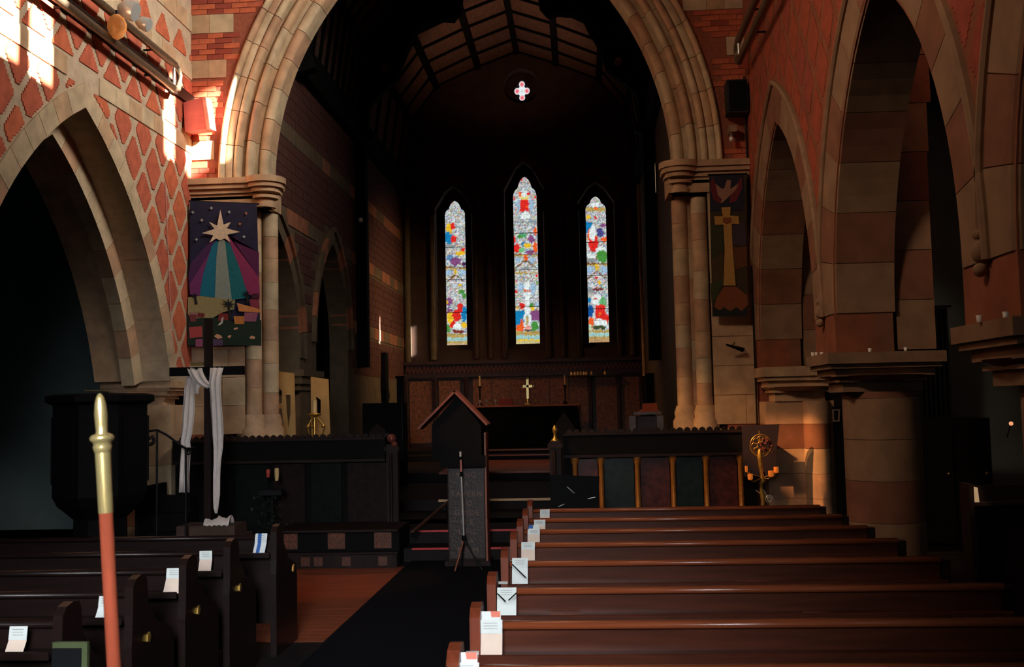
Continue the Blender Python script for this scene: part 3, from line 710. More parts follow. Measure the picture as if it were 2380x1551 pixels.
cp = [at(x, y, TY) for x, y in cusp]; xm = -1.40
inner = [(q.x, q.z) for q in cp]
inner = [(xm, inner[0][1]+.1)]+inner
outer_t = [(x, z) for x, z in CP[:5]]
def truss(y, lab, posts=True):
    t = thing('roof_truss', lab, 'truss', (xm, y, 7))
    for s in (1, -1):
        poly = inner+[(-4.30, 7.0)]+outer_t
        pp = [(xm+s*(u-xm), v) for u, v in poly]
        plate('arched_brace', pp, [], fY(y), -.12, .12, CWOOD, t, kind=False)
        X = CXL+.12 if s > 0 else CXR-.12
        if posts: MB().box(X-.11, X+.11, y-.11, y+.11, 2.6, 7.1).build('wall_post', CWOOD, t)
truss(TY, 'dark cusped timber roof truss framing the far chancel ceiling panels')
truss(15.2, 'dark timber roof truss nearest the chancel arch', False)
for (q, lab) in (((895,158), 'small round floodlight on the left of the roof truss'), ((1437,142), 'small round floodlight on the right of the roof truss')):
    c = at(q[0], q[1], 19.3); t = thing('floodlight', lab, 'light', c)
    MB().tube([(c.x, c.y, c.z), (c.x, c.y+.12, c.z)], .075, 14).build('housing', mat('floodlight_%d' % q[0], (150,105,90), .6), t)
    MB().tube([(c.x, c.y+.1, c.z), (c.x, c.y+.2, c.z)], .02, 8).build('bracket', IRON, t)

# ------------------------------------------------------------------ reredos and altar
t = thing('reredos', 'dark carved reredos with mottled panels and zigzag cresting under the windows', 'reredos', (-1.3, 24.85, .8))
MB().box(-4.28, 1.54, 24.82, 24.98, .8, 2.82).build('backing', REREDW, t)
px_edges = [950, 1003, 1021, 1067, 1092, 1105, 1362, 1378, 1433, 1445, 1498]
for a, b in ((952, 1004), (1020, 1068), (1098, 1366), (1384, 1432), (1444, 1500)):
    A, B = at(a, 880, 24.8).x, min(1.45, at(b, 870, 24.8).x)
    if b-a > 100:
        for i in range(6):
            u0 = A+(B-A)*i/6; MB().box(u0+.01, A+(B-A)*(i+1)/6-.01, 24.78, 24.83, .9, 2.47).build('panel', REREDM, t)
            c = (u0+(B-A)/12, 2.2); MB().lathe(0, 0, [(.03, 0), (.13, .02), (.13, .04)], 14, tilt=Matrix.Rotation(PI/2, 3, 'X')).build('roundel', REREDW, t).location = (c[0]-WL[t].x, 24.77-WL[t].y, c[1]-WL[t].z)
    else:
        MB().box(A, B, 24.78, 24.83, .9, 2.42).build('panel', REREDM, t)
for x in (945, 1012, 1083, 1372, 1438, 1505):
    X = min(1.48, at(x, 870, 24.8).x); MB().box(X-.06, X+.06, 24.72, 24.82, .8, 2.5).lathe(X, 24.7, [(.05, .8), (.04, 1.0), (.04, 2.3), (.07, 2.45)], 10).build('column', REREDW, t)
MB().box(-4.34, 1.55, 24.66, 24.98, 2.82, 2.9).box(-4.34, 1.55, 24.7, 24.98, 2.5, 2.6).build('cornice', REREDW, t)
n = 56
for i in range(n):
    x = -4.3+5.84*i/n; wv = 5.84/n
    MB().prism([(x, 2.6), (x+wv/2, 2.72), (x+wv, 2.6), (x+wv, 2.66), (x+wv/2, 2.79), (x, 2.66)], lambda u, v, wd: (u, 24.72-wd, v), 0, .04).build('cresting_leaf', REREDG, t)
al = thing('altar', 'wide altar with black frontal below the reredos', 'altar', (-1.3, 23.9, .8))
A, B = at(1097, 945, 23.6), at(1345, 941, 23.6)
MB().box(A.x+.08, B.x-.05, 23.7, 24.4, .8, 1.72).build('altar_body', BWOOD, al)
mb = MB(); N = 40
for i in range(N+1):
    u = i/N; x = A.x+(B.x-A.x)*u; d = .02*math.sin(u*40)
    mb.v += [(x-.02+.0*u, 23.62+d*.2, 1.76), (x+(.12*(u-.5)), 23.6+d, .82)]
for i in range(N): mb.f.append([2*i, 2*i+2, 2*i+3, 2*i+1]); mb.m.append(0); mb.sm.append(True)
mb.build('frontal', FRONTAL, al)
MB().box(A.x-.03, B.x+.03, 23.58, 24.45, 1.75, 1.79).build('altar_top', ALTAREDGE, al)
t = thing('altar_cross', 'small bright brass cross standing on the altar', 'cross', (-1.3, 24.1, 1.79))
c0 = at(1227, 942, 24.1).x
MB().lathe(c0, 24.1, [(.1, 1.79), (.1, 1.82), (.03, 1.86), (.02, 1.95)], 12).build('foot', BRASS, t)
MB().box(c0-.028, c0+.028, 24.08, 24.12, 1.93, 2.4).box(c0-.11, c0+.11, 24.08, 24.12, 2.2, 2.26).build('arms', BRASS, t)
mb = MB()
for (dx, dz) in ((0, 2.42), (-.125, 2.23), (.125, 2.23)):
    mb.tube([(c0+dx+.026*math.cos(PI*i/6), 24.1, dz+.026*math.sin(PI*i/6)) for i in range(13)], .01, 6)
mb.build('loop_ends', BRASS, t)
for (x, ya, yb, m, lab, nm) in ((1115, 874, 898, CANDLE, 'tall thin altar candle left of the brass cross', 'altar_candle'), (1313, 872, 895, CANDLE, 'tall thin altar candle right of the brass cross', 'altar_candle')):
    a, b = at(x, ya, 24.3), at(x, yb, 24.3); t = thing(nm, lab, 'candle', (b.x, 24.3, 1.79), 'altar candles')
    MB().lathe(b.x, 24.3, [(.02, b.z), (.02, a.z)], 10).build('wax', m, t)
    MB().lathe(b.x, 24.3, [(.07, 1.79), (.05, 1.83), (.015, 1.87), (.02, b.z-.06), (.05, b.z-.02), (.03, b.z)], 12).build('candlestick', BWOOD, t)
for x in (1115, 1131, 1152):
    b = at(x, 940, 23.9); solo('altar_glass', MB().lathe(b.x, 23.9, [(.035, 1.79), (.012, 1.8), (.012, 1.86), (.04, 1.88), (.04, 1.93)], 10), GREYC, 'small cruet standing at the left end of the altar, %s of three' % {1115: 'first', 1131: 'second', 1152: 'third'}[x], 'cruet', 'altar cruets')
b = at(1176, 932, 24.0); solo('altar_book', MB().box(b.x-.17, b.x+.17, 23.9, 24.1, 1.79, 1.81).box(b.x-.16, b.x+.16, 23.92, 24.08, 1.81, 1.94), [REDBOOK], 'red book lying on the altar left of the brass cross', 'book')
for i, x in enumerate((1328, 1336, 1343, 1350, 1357, 1363, 1375, 1406)):
    b = at(x, 865, 24.66); solo('shelf_candle', MB().lathe(b.x, 24.62, [(.028, 2.48), (.028, 2.55), (.006, 2.56), (.006, 2.58)], 8), CANDLE, 'little pale candle on the reredos ledge, %s from the left' % ('first','second','third','fourth','fifth','sixth','seventh','eighth')[i], 'candle', 'candles on the reredos ledge')
MB_l = MB().box(-.4, 1.0, 24.55, 24.7, 2.46, 2.48); solo('candle_shelf', MB_l, REREDW, 'narrow dark shelf carrying little candles on the reredos', 'shelf')

# reading desk with orange book, right of altar
A = at(1462, 965, 17.6); B = at(1540, 962, 17.6)
t = thing('credence_table', 'grey draped reading desk with light legs right of the altar', 'table', ((A.x+B.x)/2, 17.8, .45))
MB().box(A.x+.08, B.x-.02, 17.6, 18.05, A.z, A.z+.05).build('table_top', GREYC, t)
for x in (A.x, B.x-.1): MB().box(x, x+.11, 17.6, 17.7, .45, A.z-.02).build('leg', GREYC, t)
MB().box(A.x+.14, B.x-.1, 17.65, 17.95, .45, A.z-.03).build('drape', mat('desk_drape', (84,78,82), .8), t)
c = at(1508, 948, 17.8)
t = thing('service_book', 'orange cloth-bound book open on the reading desk', 'book', (c.x, 17.8, A.z+.05))
MB().prism([(c.x-.2, A.z+.05), (c.x+.16, A.z+.05), (c.x+.16, A.z+.08), (c.x-.14, A.z+.09)], fY(17.85), 0, .2).build('cover', ORANGE, t)
MB().prism([(c.x-.12, A.z+.09), (c.x+.15, A.z+.08), (c.x+.15, A.z+.2), (c.x-.1, A.z+.19)], fY(17.85), -.02, .03).build('pages', ORANGE, t)
t = thing('sanctuary_chair', 'tall black chair against the right wall behind the reading desk', 'chair', (1.3, 21.2, .6))
A = at(1500, 868, 21.3); B = at(1535, 1000, 21.3); B.x = 1.54
MB().box(A.x, B.x, 21.3, 21.4, .6, A.z).build('backrest', BLACK, t); MB().box(A.x, B.x, 20.95, 21.3, 1.1, 1.18).build('seat', BLACK, t)
for x in (A.x, B.x-.06): MB().box(x, x+.06, 20.95, 21.01, .6, 1.1).build('leg', BLACK, t)

# choir stall at left, post, staff
A = at(842, 938, 17.2); B = at(945, 1030, 17.2)
t = thing('choir_stall', 'black oak choir stall back with small pointed end in the chancel', 'stall', ((A.x+B.x)/2, 17.3, .45))
MB().box(A.x, B.x, 17.2, 17.3, .45, A.z).build('backrest', BWOOD, t); MB().box(A.x, B.x, 16.8, 17.2, .86, .92).build('seat', BWOOD, t)
c = at(878, 984, 16.9)
MB().prism([(c.x-.14, .45), (c.x+.14, .45), (c.x+.14, c.z-.12), (c.x, c.z), (c.x-.14, c.z-.12)], fY(16.9), -.04, .04).build('stall_end', DWOOD, t)
A = at(922, 880, 17.0)
solo('oak_post', MB().box(A.x, A.x+.1, 17.0, 17.1, .45, A.z).box(A.x-.02, A.x+.12, 16.98, 17.12, A.z, A.z+.04), BWOOD, 'black square post rising behind the choir stall', 'post')
A = at(897, 845, 21.0)
t = thing('wall_bracket', 'dark bracket ornament on the chancel wall beside the sunlit strip', 'bracket', (CXL+.1, 21.3, 2.2))
MB().prism([(21.9, 3.0), (22.2, 3.0), (22.2, 2.2), (22.35, 2.05), (22.0, 1.7), (21.85, 2.2)], fL(CXL), .02, .12).build('bracket_body', BLACK, t)
a, b = at(934, 920, 13.6), at(936, 1045, 13.6)
solo('processional_staff', MB().tube([b, a], .007, 8), IRON, 'thin upright metal staff standing behind the choir screen', 'staff')
c = at(838, 512, TY-.2); t = thing('post_lamp', 'tiny white lamp on the dark wall post in the chancel', 'lamp', c)
MB().ball(c, .05, 8).build('bulb', WHITEG, t); MB().tube([c, (c.x-.02, c.y+.12, c.z-.12)], .012, 6).build('arm', IRON, t)
# cream cut-out panels behind the screen
def cutpanel(px0, px1, pyt0, pyt1, Y, holes, lab):
    a, b = at(px0, pyt0, Y), at(px1, pyt1, Y); t = thing('cut_out_panel', lab, 'panel', ((a.x+b.x)/2, Y, .3), 'cream cut-out panels')
    hp = [[(at(x, y, Y).x, at(x, y, Y).z) for x, y in h] for h in holes]
    plate('board', [(a.x, .3), (b.x+.05, .3), (b.x, b.z), (a.x, a.z)], hp, fY(Y), 0, .04, CREAM, t, kind=False)
    return t
cutpanel(634, 684, 862, 868, 14.25, [[(644,908),(650,900),(657,908),(657,938),(642,938)], [(643,950),(657,950),(660,985),(645,985)], [(665,918),(677,918),(677,960),(672,995),(667,960)]], 'cream panel with pointed cut-outs left of the tall candle')
cutpanel(724, 764, 876, 882, 14.4, [[(736,922),(747,930),(747,960),(738,965)]], 'cream panel behind the tall candle stand')
# candle stand behind the screen
c = at(731, 962, 13.7); s_ = 13.7/F
t = thing('paschal_candle_stand', 'ornate brass candle stand with thick cream candle behind the left screen', 'candlestick', (c.x, 13.7, .3))
MB().lathe(c.x, 13.7, [(.036, c.z+.01), (.036, at(731, 931, 13.7).z)], 14).build('candle', CANDLE, t)
MB().lathe(c.x, 13.7, [(.02, c.z-.05), (.1, c.z-.015), (.1, c.z), (.05, c.z+.01)], 18).build('drip_pan', BRASSD, t)
MB().lathe(c.x, 13.7, [(.14, .3), (.12, .36), (.03, .42), (.025, 1.1), (.05, 1.15), (.02, 1.2), (.02, c.z-.04)], 14).build('stem', BRASSD, t)
mb = MB()
for k in range(3):
    a0 = k*2.1
    mb.tube([(c.x+math.cos(a0)*(.03+.1*math.sin(i/8*PI*1.3)), 13.7+math.sin(a0)*(.03+.1*math.sin(i/8*PI*1.3)), c.z-.05-.4*i/8) for i in range(9)], .012, 6)
    mb.ball((c.x+math.cos(a0)*.12, 13.7+math.sin(a0)*.12, c.z-.17), .03, 8)
mb.build('scrollwork', BRASSD, t)

# ------------------------------------------------------------------ low choir screens
def choir_screen(xa, xb, cols, Y, lab, panels):
    t = thing('choir_screen', lab, 'screen', ((xa+xb)/2, Y, 0))
    MB().box(xa, xb, Y+.06, Y+.26, 0, 1.2).build('core', BWOOD, t)
    MB().box(xa, xb, Y-.03, Y+.3, 1.19, 1.42).build('frieze', BWOOD, t)
    MB().box(xa, xb, Y-.06, Y+.33, 1.15, 1.185).build('moulding', DWOOD, t); MB().box(xa, xb, Y-.05, Y+.32, 1.42, 1.445).build('top_rail', DWOOD, t)
    MB().box(xa, xb, Y-.06, Y+.3, 0, .12).build('plinth', DWOOD, t)
    x = xa+.03
    while x < xb-.04:
        MB().prism([(x, 1.445), (x+.075, 1.445), (x+.07, 1.475), (x+.037, 1.495), (x+.005, 1.475)], fY(Y+.12), -.02, .02).build('cresting_leaf', DWOOD, t); x += .09
    for i, cx_ in enumerate(cols):
        MB().lathe(cx_, Y+.0, [(.05, .12), (.05, .18), (.032, .22), (.03, 1.06), (.045, 1.1), (.05, 1.15)], 14).build('column', GOLD, t)
    for (p0, p1, m) in panels:
        MB().box(p0, p1, Y+.02, Y+.06, .14, 1.13).build('panel', m, t)
    return t
Y0 = 12.4
cx = [at(q, 1120, Y0).x for q in (1337, 1398, 1482, 1565, 1642, 1722)]
choir_screen(-.22, 2.1, cx, Y0, 'low choir screen on the right with red and green marble panels between gilt columns',
  [(cx[i]+.04, cx[i+1]-.04, (REDM, GREENM)[i % 2]) for i in range(5)])
cxl = [at(q, 1120, Y0).x for q in (540, 628, 715, 800, 905)]
REDD = mat('dark_red_panel', (34,20,20), .5, var=.4, scale=14, spec=.1); GREEND = mat('dark_green_panel', (14,20,18), .5, var=.4, scale=14, spec=.1)  # marble colours darkened to stand for the shade on the left screen
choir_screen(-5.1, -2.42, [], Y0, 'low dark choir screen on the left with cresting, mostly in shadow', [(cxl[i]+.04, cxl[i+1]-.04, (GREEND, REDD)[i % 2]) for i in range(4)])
for q in (800, 905):
    X = at(q, 1120, Y0).x
for (q, lab) in ((914, 'carved newel post with shiny ball finial at the left chancel step'), (1292, 'carved newel post with brass knob at the right chancel step')):
    X = at(q, 1100, 12.3).x; t = thing('newel_post', lab, 'post', (X, 12.3, 0))
    MB().box(X-.07, X+.07, 12.23, 12.37, 0, 1.36).box(X-.09, X+.09, 12.21, 12.39, 1.28, 1.33).build('post', DWOOD, t)
    MB().lathe(X-.01, 12.2, [(.02, 0), (.022, 1.2)], 8, base=.05).build('bead', DWOOD, t)
    if q == 914: MB().ball((X-.01, 12.28, 1.43), .058, 12).ball((X+.03, 12.24, 1.36), .04, 8).build('finial', mat('polished_wood', (130,70,60), .12, .3), t)
    else:
        MB().lathe(X, 12.3, [(.03, 1.33), (.045, 1.35), (.05, 1.37), (.02, 1.4), (.015, 1.45), (.03, 1.48), (.03, 1.51), (.008, 1.55)], 14).build('finial', BRASSD, t)
X = at(1310, 1000, 12.5).x
t = thing('pointed_bench_end', 'dark gabled bench end right of the chancel step', 'bench end', (X, 12.75, .3))
MB().prism([(X-.14, .3), (X+.14, .3), (X+.14, 1.5), (X, 1.7), (X-.14, 1.5)], fY(12.85), -.04, .04).build('end_board', BWOOD, t)

# step platform with carved square panels, floor boards, carpet
t = thing('platform_step', 'wooden platform edge with carved square tile panels left of the aisle', 'step', (-2.8, 11.6, 0))
MB().box(-3.55, -2.12, 11.62, 12.3, 0, .4).build('platform_body', BWOOD, t)
MB().box(-3.55, -2.12, 11.5, 12.3, .4, .425).build('platform_top', DWOOD, t); MB().box(-3.55, -2.12, 11.5, 11.62, .15, .17).build('lower_ledge', DWOOD, t); MB().box(-3.55, -2.12, 11.45, 11.62, 0, .15).build('lower_riser', DWOOD, t)
for x in (672, 782, 890):
    a = at(x, 1268, 11.6)
    MB().box(a.x-.1, a.x+.1, 11.595, 11.62, .2, .385).build('tile', TILE, t)
    mb = MB()
    for dx in (-.045, .045):
        for dz in (.25, .335): mb.tube([(a.x+dx+.03*math.cos(PI*i/5), 11.59, dz+.03*math.sin(PI*i/5)) for i in range(11)], .006, 5)
    mb.build('tracery', FLOORB, t)
for x in (740, 805, 890, 710):
    a = at(x, 1300, 11.45); MB().box(a.x-.05, a.x+.05, 11.44, 11.455, .03, .13).build('tile', TILE, t)
flb = bpy.data.objects['floor']
for i in range(26):
    y = 7.9+.14*i; MB().box(-4.6, -2.05, y+.002, y+.138, -.02, .003+random.uniform(0, .001)).build('floor_board', FLOORB, flb)
solo('carpet_runner', MB().box(-2.02, -.62, -3, 11.85, 0, .018), CARPET, 'long dark carpet runner down the centre aisle', 'carpet')
a, b = at(958, 1238, 11.75), at(1040, 1168, 13.3)
t = thing('handrail', 'sloping wooden rail behind the platform, catching a little light', 'rail', a)
MB().tube([a, b], .022, 8).build('rail_bar', mat('worn_oak_rail', (84,52,34), .5), t); MB().tube([(a.x, a.y, 0.3), a], .02, 8).build('support', BWOOD, t); MB().tube([(b.x, b.y, 0.28), b], .02, 8).build('support', BWOOD, t)

# ------------------------------------------------------------------ lectern and microphone
LY = 11.45; L0, L1 = -1.81, -1.07; xc = -1.42
t = thing('lectern', 'dark wooden lectern with gabled double book rest and carved front in the aisle', 'lectern', (-1.36, LY, 0))
MB().prism([(L0+.12, 1.2), (L1-.06, 1.2), (L1-.06, 1.58), (xc+.02, 1.93), (L0+.12, 1.6)], fY(LY-.02), -.26, .04).build('book_rest_body', BWOOD, t)
for (A, B) in (((L0-.04, 1.57), (xc, 1.99)), ((xc, 1.99), (L1+.02, 1.6))):
    d = Vector((B[0]-A[0], B[1]-A[1])).normalized(); nn = Vector((-d.y, d.x))*-.025
    MB().prism([A, B, (B[0]+nn.x, B[1]+nn.y), (A[0]+nn.x, A[1]+nn.y)], fY(LY-.05), -.34, .06).build('book_rest', mat('book_rest_wood', (132,62,34), .5), t)
MB().box(L0+.2, L1-.02, LY-.08, LY+.22, 1.12, 1.25).build('neck', BWOOD, t)
MB().box(-1.53, -1.1, LY, LY+.3, .06, 1.13).build('column', DWOOD, t)
MB().box(-1.57, -1.06, LY-.04, LY+.34, 0, .07).build('foot', DWOOD, t)
MB().box(-1.105, -1.085, LY-.015, LY+.3, .06, 1.5).build('edge_strip', FLOORB, t)
PANEL = mat('carved_panel', (42,25,19), .5, var=.4, scale=30, bump=.6)
pn = MB().box(-1.515, -1.115, LY-.02, LY, .1, 1.1).build('carved_panel', PANEL, t)
def text(s, size, loc, m, parent, ext=.003, name='lettering'):
    cu = bpy.data.curves.new(name, 'FONT'); cu.body = s; cu.size = size; cu.align_x = 'CENTER'; cu.extrude = ext; cu.space_character = 1.2
    cu.materials.append(m); tmp = bpy.data.objects.new('tmp', cu); sc.collection.objects.link(tmp)
    dg = bpy.context.evaluated_depsgraph_get(); me = bpy.data.meshes.new_from_object(tmp.evaluated_get(dg)); bpy.data.objects.remove(tmp)
    o = bpy.data.objects.new(name, me); sc.collection.objects.link(o); o.parent = parent
    o.location = Vector(loc)-WL[parent]; o.rotation_euler = (PI/2, 0, 0); return o
LET = mat('carved_letters', (104,70,52), .5, var=.2)
for i, s in enumerate(('Y NG', 'A', 'TAVERN', 'I O', 'GUIDE', 'N E', 'L FIL', 'R A', 'TEAM')):
    text(s, .085, (-1.315, LY-.022, 1.0-.105*i), LET, pn)
m0 = at(1070, 1050, 11.15); m1 = at(1078, 1245, 11.15)
t = thing('microphone_stand', 'silver microphone stand with tripod feet before the lectern', 'microphone stand', (m1.x, 11.15, 0))
for (a, b, m, r, nm) in ((0, .06, SILVER, .014, 'microphone'), (.06, .1, BLACK, .016, 'microphone_collar'), (.1, .24, mat('copper_pole', (230,150,130), .3, .6), .011, 'upper_pole'), (.24, .3, BLACK, .016, 'clutch'), (.3, 1, SILVER, .009, 'pole')):
    MB().tube([m0+(m1-m0)*a, m0+(m1-m0)*b], r, 10).build(nm, m, t)
MB().lathe(m1.x, 11.15, [(.02, m1.z-.06), (.03, m1.z-.03), (.02, m1.z)], 12).build('hub', BLACK, t)
for (dx, dy, m) in ((-.09, -.12, FLOORB), (.2, -.05, IRON), (-.05, .1, IRON)):
    MB().tube([(m1.x, 11.15, m1.z-.04), (m1.x+dx, 11.15+dy, .026)], .008, 8).build('leg', m, t)

# ------------------------------------------------------------------ black screen on stand, brass stand with glass cups
A = at(1278, 1105, 10.3); B = at(1393, 1108, 10.3); C_ = at(1276, 1182, 10.3)
t = thing('display_screen', 'back of a black flat display on a stand, cables hanging, before the right screen', 'screen', ((A.x+B.x)/2, 10.3, 0))
MB().prism([(A.x, C_.z-.1), (B.x-.02, C_.z-.1), (B.x, B.z), (A.x, A.z)], fY(10.3), -.05, .0).build('housing', BLACK, t)
MB().box((A.x+B.x)/2-.03, (A.x+B.x)/2+.03, 10.31, 10.36, .03, C_.z).build('stand_pole', BLACK, t); MB().box((A.x+B.x)/2-.25, (A.x+B.x)/2+.25, 10.2, 10.5, 0, .03).build('stand_foot', BLACK, t)
for (p0, p1) in (((1318,1132),(1335,1147)), ((1366,1160),(1384,1156)), ((1298,1178),(1312,1172))):
    MB().tube([at(p0[0], p0[1], 10.28), at(p1[0], p1[1], 10.28)], .0045, 6).build('cable_clip', SILVER, t)
BY = 12.0; ref = lambda x, y: at(x, y, BY)
t = thing('brass_lamp_stand', 'tall twisted brass stand with amber glass cups and round openwork head', 'candelabrum', (ref(1772, 1180).x, BY, 0))
path = [(1773,1190),(1773,1165),(1772,1150),(1770,1135),(1769,1125),(1775,1115),(1772,1110),(1770,1100),(1768,1085),(1767,1070),(1766,1060),(1766,1045)]
rad = [.03,.022,.028,.02,.018,.032,.026,.02,.024,.028,.034,.016]
MB().tube([(ref(*path[0]).x, BY, 0.05), ]+[ref(*q) for q in path], [.05]+rad, 10).build('stem', BRASSD, t)
MB().lathe(ref(1773,1190).x, BY, [(.2, 0), (.18, .03), (.06, .07), (.04, .12)], 16).build('foot', BRASSD, t)
mb = MB(); hc = ref(1768, 1036)
mb.tube([hc+Vector((.12*math.cos(i*PI/10), 0, .13*math.sin(i*PI/10))) for i in range(21)], .007, 6)
for k in range(8):
    a = k*PI/4; c2 = hc+Vector((.07*math.cos(a), 0, .075*math.sin(a))); mb.tube([c2+Vector((.035*math.cos(i*PI/5), 0, .035*math.sin(i*PI/5))) for i in range(11)], .006, 5)
mb.tube([hc, ref(1764, 1001)], .006, 6); mb.build('openwork_head', BRASSD, t)
mb = MB()
for k in range(30): mb.ball(hc+Vector((.05+random.uniform(-.06, .08), -.03+random.uniform(-.03, .03), random.uniform(-.08, .08))), .014, 5)
fo = mb.build('flowers', FLOWER, t); fo['kind'] = 'stuff'
for (x, y, r) in ((1733,1090,.016), (1742,1108,.03), (1790,1101,.032), (1802,1092,.028)):
    c = ref(x, y); MB().lathe(c.x, BY-.05, [(r*.7, c.z-.035), (r, c.z-.02), (r, c.z+.035)], 12).build('glass_cup', AMBER, t)
    MB().tube([(c.x, BY-.05, c.z-.03), (c.x*.7+ref(1770,1110).x*.3, BY-.03, c.z-.06), ref(1772, 1110)], .006, 6).build('arm', BRASSD, t)
mb = MB(); c = ref(1786, 1160)
mb.tube([c+Vector((.05*(1-i/24)*math.cos(i*.6), -.03, .05*(1-i/24)*math.sin(i*.6))) for i in range(20)], .006, 6); mb.tube([c, ref(1772, 1135)], .006, 6); mb.tube([ref(1757, 1140), ref(1770, 1150)], .006, 6); mb.build('scroll', SILVER, t)
A = ref(1733, 990); B = ref(1822, 1052)
t = thing('noticeboard', 'dark red board standing behind the brass lamp stand', 'board', ((A.x+B.x)/2, 12.3, 0))
plate('board_panel', [(A.x, .9), (B.x-.06, .9), (B.x-.04, B.z), (B.x+.01, A.z), (A.x, A.z)], [], fY(12.25), -.03, .0, mat('maroon_board', (36,20,30), .7), t, kind=False)
MB().box((A.x+B.x)/2-.03, (A.x+B.x)/2+.03, 12.25, 12.3, 0, .95).build('leg', BLACK, t)

# ------------------------------------------------------------------ banners
def shape(t, pts, col, Y, d, nm, lab=None, h=.006):
    pts = [(at(x, y, Y).x, at(x, y, Y).z) for x, y in pts]
    o = MB().prism(pts, fY(Y), d, d+h).build(nm, M_(col), t)
    if lab: o['label'] = lab
    return o
MC = {}
def M_(c):
    if c not in MC: MC[c] = mat('felt_%d_%d_%d' % c, c, .9, var=.15, scale=40)
    return MC[c]
BYL = 12.93
t = thing('star_banner', 'navy felt banner with a white star, coloured rays and a hill town', 'banner', at(520, 805, BYL))
q = [at(x, y, BYL) for x, y in ((441, 467), (597, 474), (605, 803), (441, 806))]
mb = MB(); N = 24
for j in range(N+1):
    for i in range(N+1):
        u, v = i/N, j/N; p_ = q[0].lerp(q[1], u).lerp(q[3].lerp(q[2], u), v); mb.v.append((p_.x, BYL+.004+.006*math.sin(u*14)*v*.5, p_.z))
for j in range(N):
    for i in range(N): mb.f.append([j*(N+1)+i, j*(N+1)+i+1, (j+1)*(N+1)+i+1, (j+1)*(N+1)+i]); mb.m.append(0); mb.sm.append(True)
mb.build('cloth', NAVY, t); MB().tube([q[0]+Vector((-.02, .02, 0)), q[1]+Vector((.02, .02, 0))], .012, 8).build('hanging_rod', BLACK, t)
def cc(L): return [(420+x/4.08, 450+y/4.08) for x, y in L]
S = (64, 40, 92)
shape(t, cc([(385,380),(290,450),(100,660),(80,750),(80,860),(180,800)]), (70,34,84), BYL, .010, 'ray')
shape(t, cc([(385,400),(180,720),(85,870),(95,960),(180,985)]), (112,48,104), BYL, .012, 'ray')
shape(t, cc([(385,400),(470,400),(745,800),(745,560),(500,410)]), (84,28,74), BYL, .010, 'ray')
shape(t, cc([(410,400),(460,410),(745,800),(755,990),(650,960)]), (140,46,92), BYL, .012, 'ray')
shape(t, cc([(370,420),(300,500),(215,780),(185,970),(330,990)]), (10,110,136), BYL, .014, 'ray')
shape(t, cc([(375,420),(470,470),(560,700),(650,990),(490,1010)]), (14,104,112), BYL, .014, 'ray')
shape(t, cc([(370,420),(425,450),(455,720),(490,1010),(330,990),(345,600)]), (134,148,140), BYL, .017, 'ray')
shape(t, cc([(75,985),(200,975),(410,1000),(520,1010),(510,1100),(400,1130),(280,1200),(130,1190),(75,1150)]), (150,140,96), BYL, .018, 'hill')
shape(t, cc([(80,1200),(200,1180),(420,1180),(520,1230),(770,1200),(770,1445),(410,1440),(400,1420),(75,1440)]), (24,44,32), BYL, .020, 'hill')
shape(t, cc([(370,1140),(470,1140),(460,1200),(360,1210)]), (120,40,36), BYL, .022, 'house')
shape(t, cc([(510,1165),(610,1165),(610,1240),(520,1240)]), (196,124,56), BYL, .024, 'house')
shape(t, cc([(540,1040),(760,1100),(765,1130),(560,1120)]), (206,134,76), BYL, .024, 'house')
shape(t, cc([(610,1130),(740,1130),(720,1215),(610,1215)]), (150,86,110), BYL, .023, 'house')
shape(t, cc([(660,1005),(750,1005),(750,1095),(670,1080)]), (136,50,72), BYL, .023, 'house')
shape(t, cc([(685,950),(745,950),(748,1000),(680,1000)]), (66,22,40), BYL, .024, 'roof')
shape(t, cc([(90,1150),(160,1150),(150,1215),(100,1215)]), (120,56,62), BYL, .024, 'house')
shape(t, cc([(90,1130),(160,1130),(165,1170),(85,1170)]), (150,110,110), BYL, .023, 'house')
shape(t, cc([(170,1130),(235,1140),(230,1175),(165,1175)]), (110,40,40), BYL, .023, 'house')
shape(t, cc([(85,1270),(210,1260),(215,1360),(95,1375)]), (170,70,70), BYL, .024, 'house')
shape(t, cc([(150,1385),(215,1380),(215,1450),(150,1455)]), (150,76,116), BYL, .024, 'house')
shape(t, cc([(290,1385),(405,1385),(405,1445),(290,1445)]), (88,66,96), BYL, .024, 'house')
for L in ([(325,1355),(350,1335),(385,1345),(405,1370),(360,1380)], [(450,1360),(470,1345),(490,1350),(470,1375)], [(660,1365),(680,1350),(710,1360),(710,1378),(665,1378)], [(510,1280),(545,1270),(550,1285),(515,1297)]):
    shape(t, cc(L), (214,160,124), BYL, .026, 'stone_patch')
shape(t, cc([(395,1180),(415,1175),(405,1230),(380,1250),(360,1252),(390,1215)]), (190,186,176), BYL, .026, 'path')
for (x, y, s) in ((140, 970, 34), (460, 1050, 62), (630, 950, 36)):
    pts = []
    for k in range(16):
        a = k*PI/8; r = s*(1.15 if k % 2 == 0 else .35); pts.append((x+r*math.cos(a), y-r*.75*math.sin(a)))
    shape(t, cc(pts), (14,16,26), BYL, .030, 'palm_crown')
    shape(t, cc([(x-8, y), (x+8, y), (x+30, y+s*2.4), (x+6, y+s*2.4)]), (26,22,22), BYL, .028, 'palm_trunk')
cxs, cys = 385, 375; tips = [(385,160),(485,275),(570,368),(480,465),(385,450),(280,475),(212,380),(278,272)]
inn = [(415,300),(445,335),(450,395),(425,430),(345,430),(320,400),(330,340),(355,310)]
pts = []
for a, b in zip(tips, inn): pts += [a, b]
shape(t, cc(pts), (214,196,168), BYL, .032, 'star')
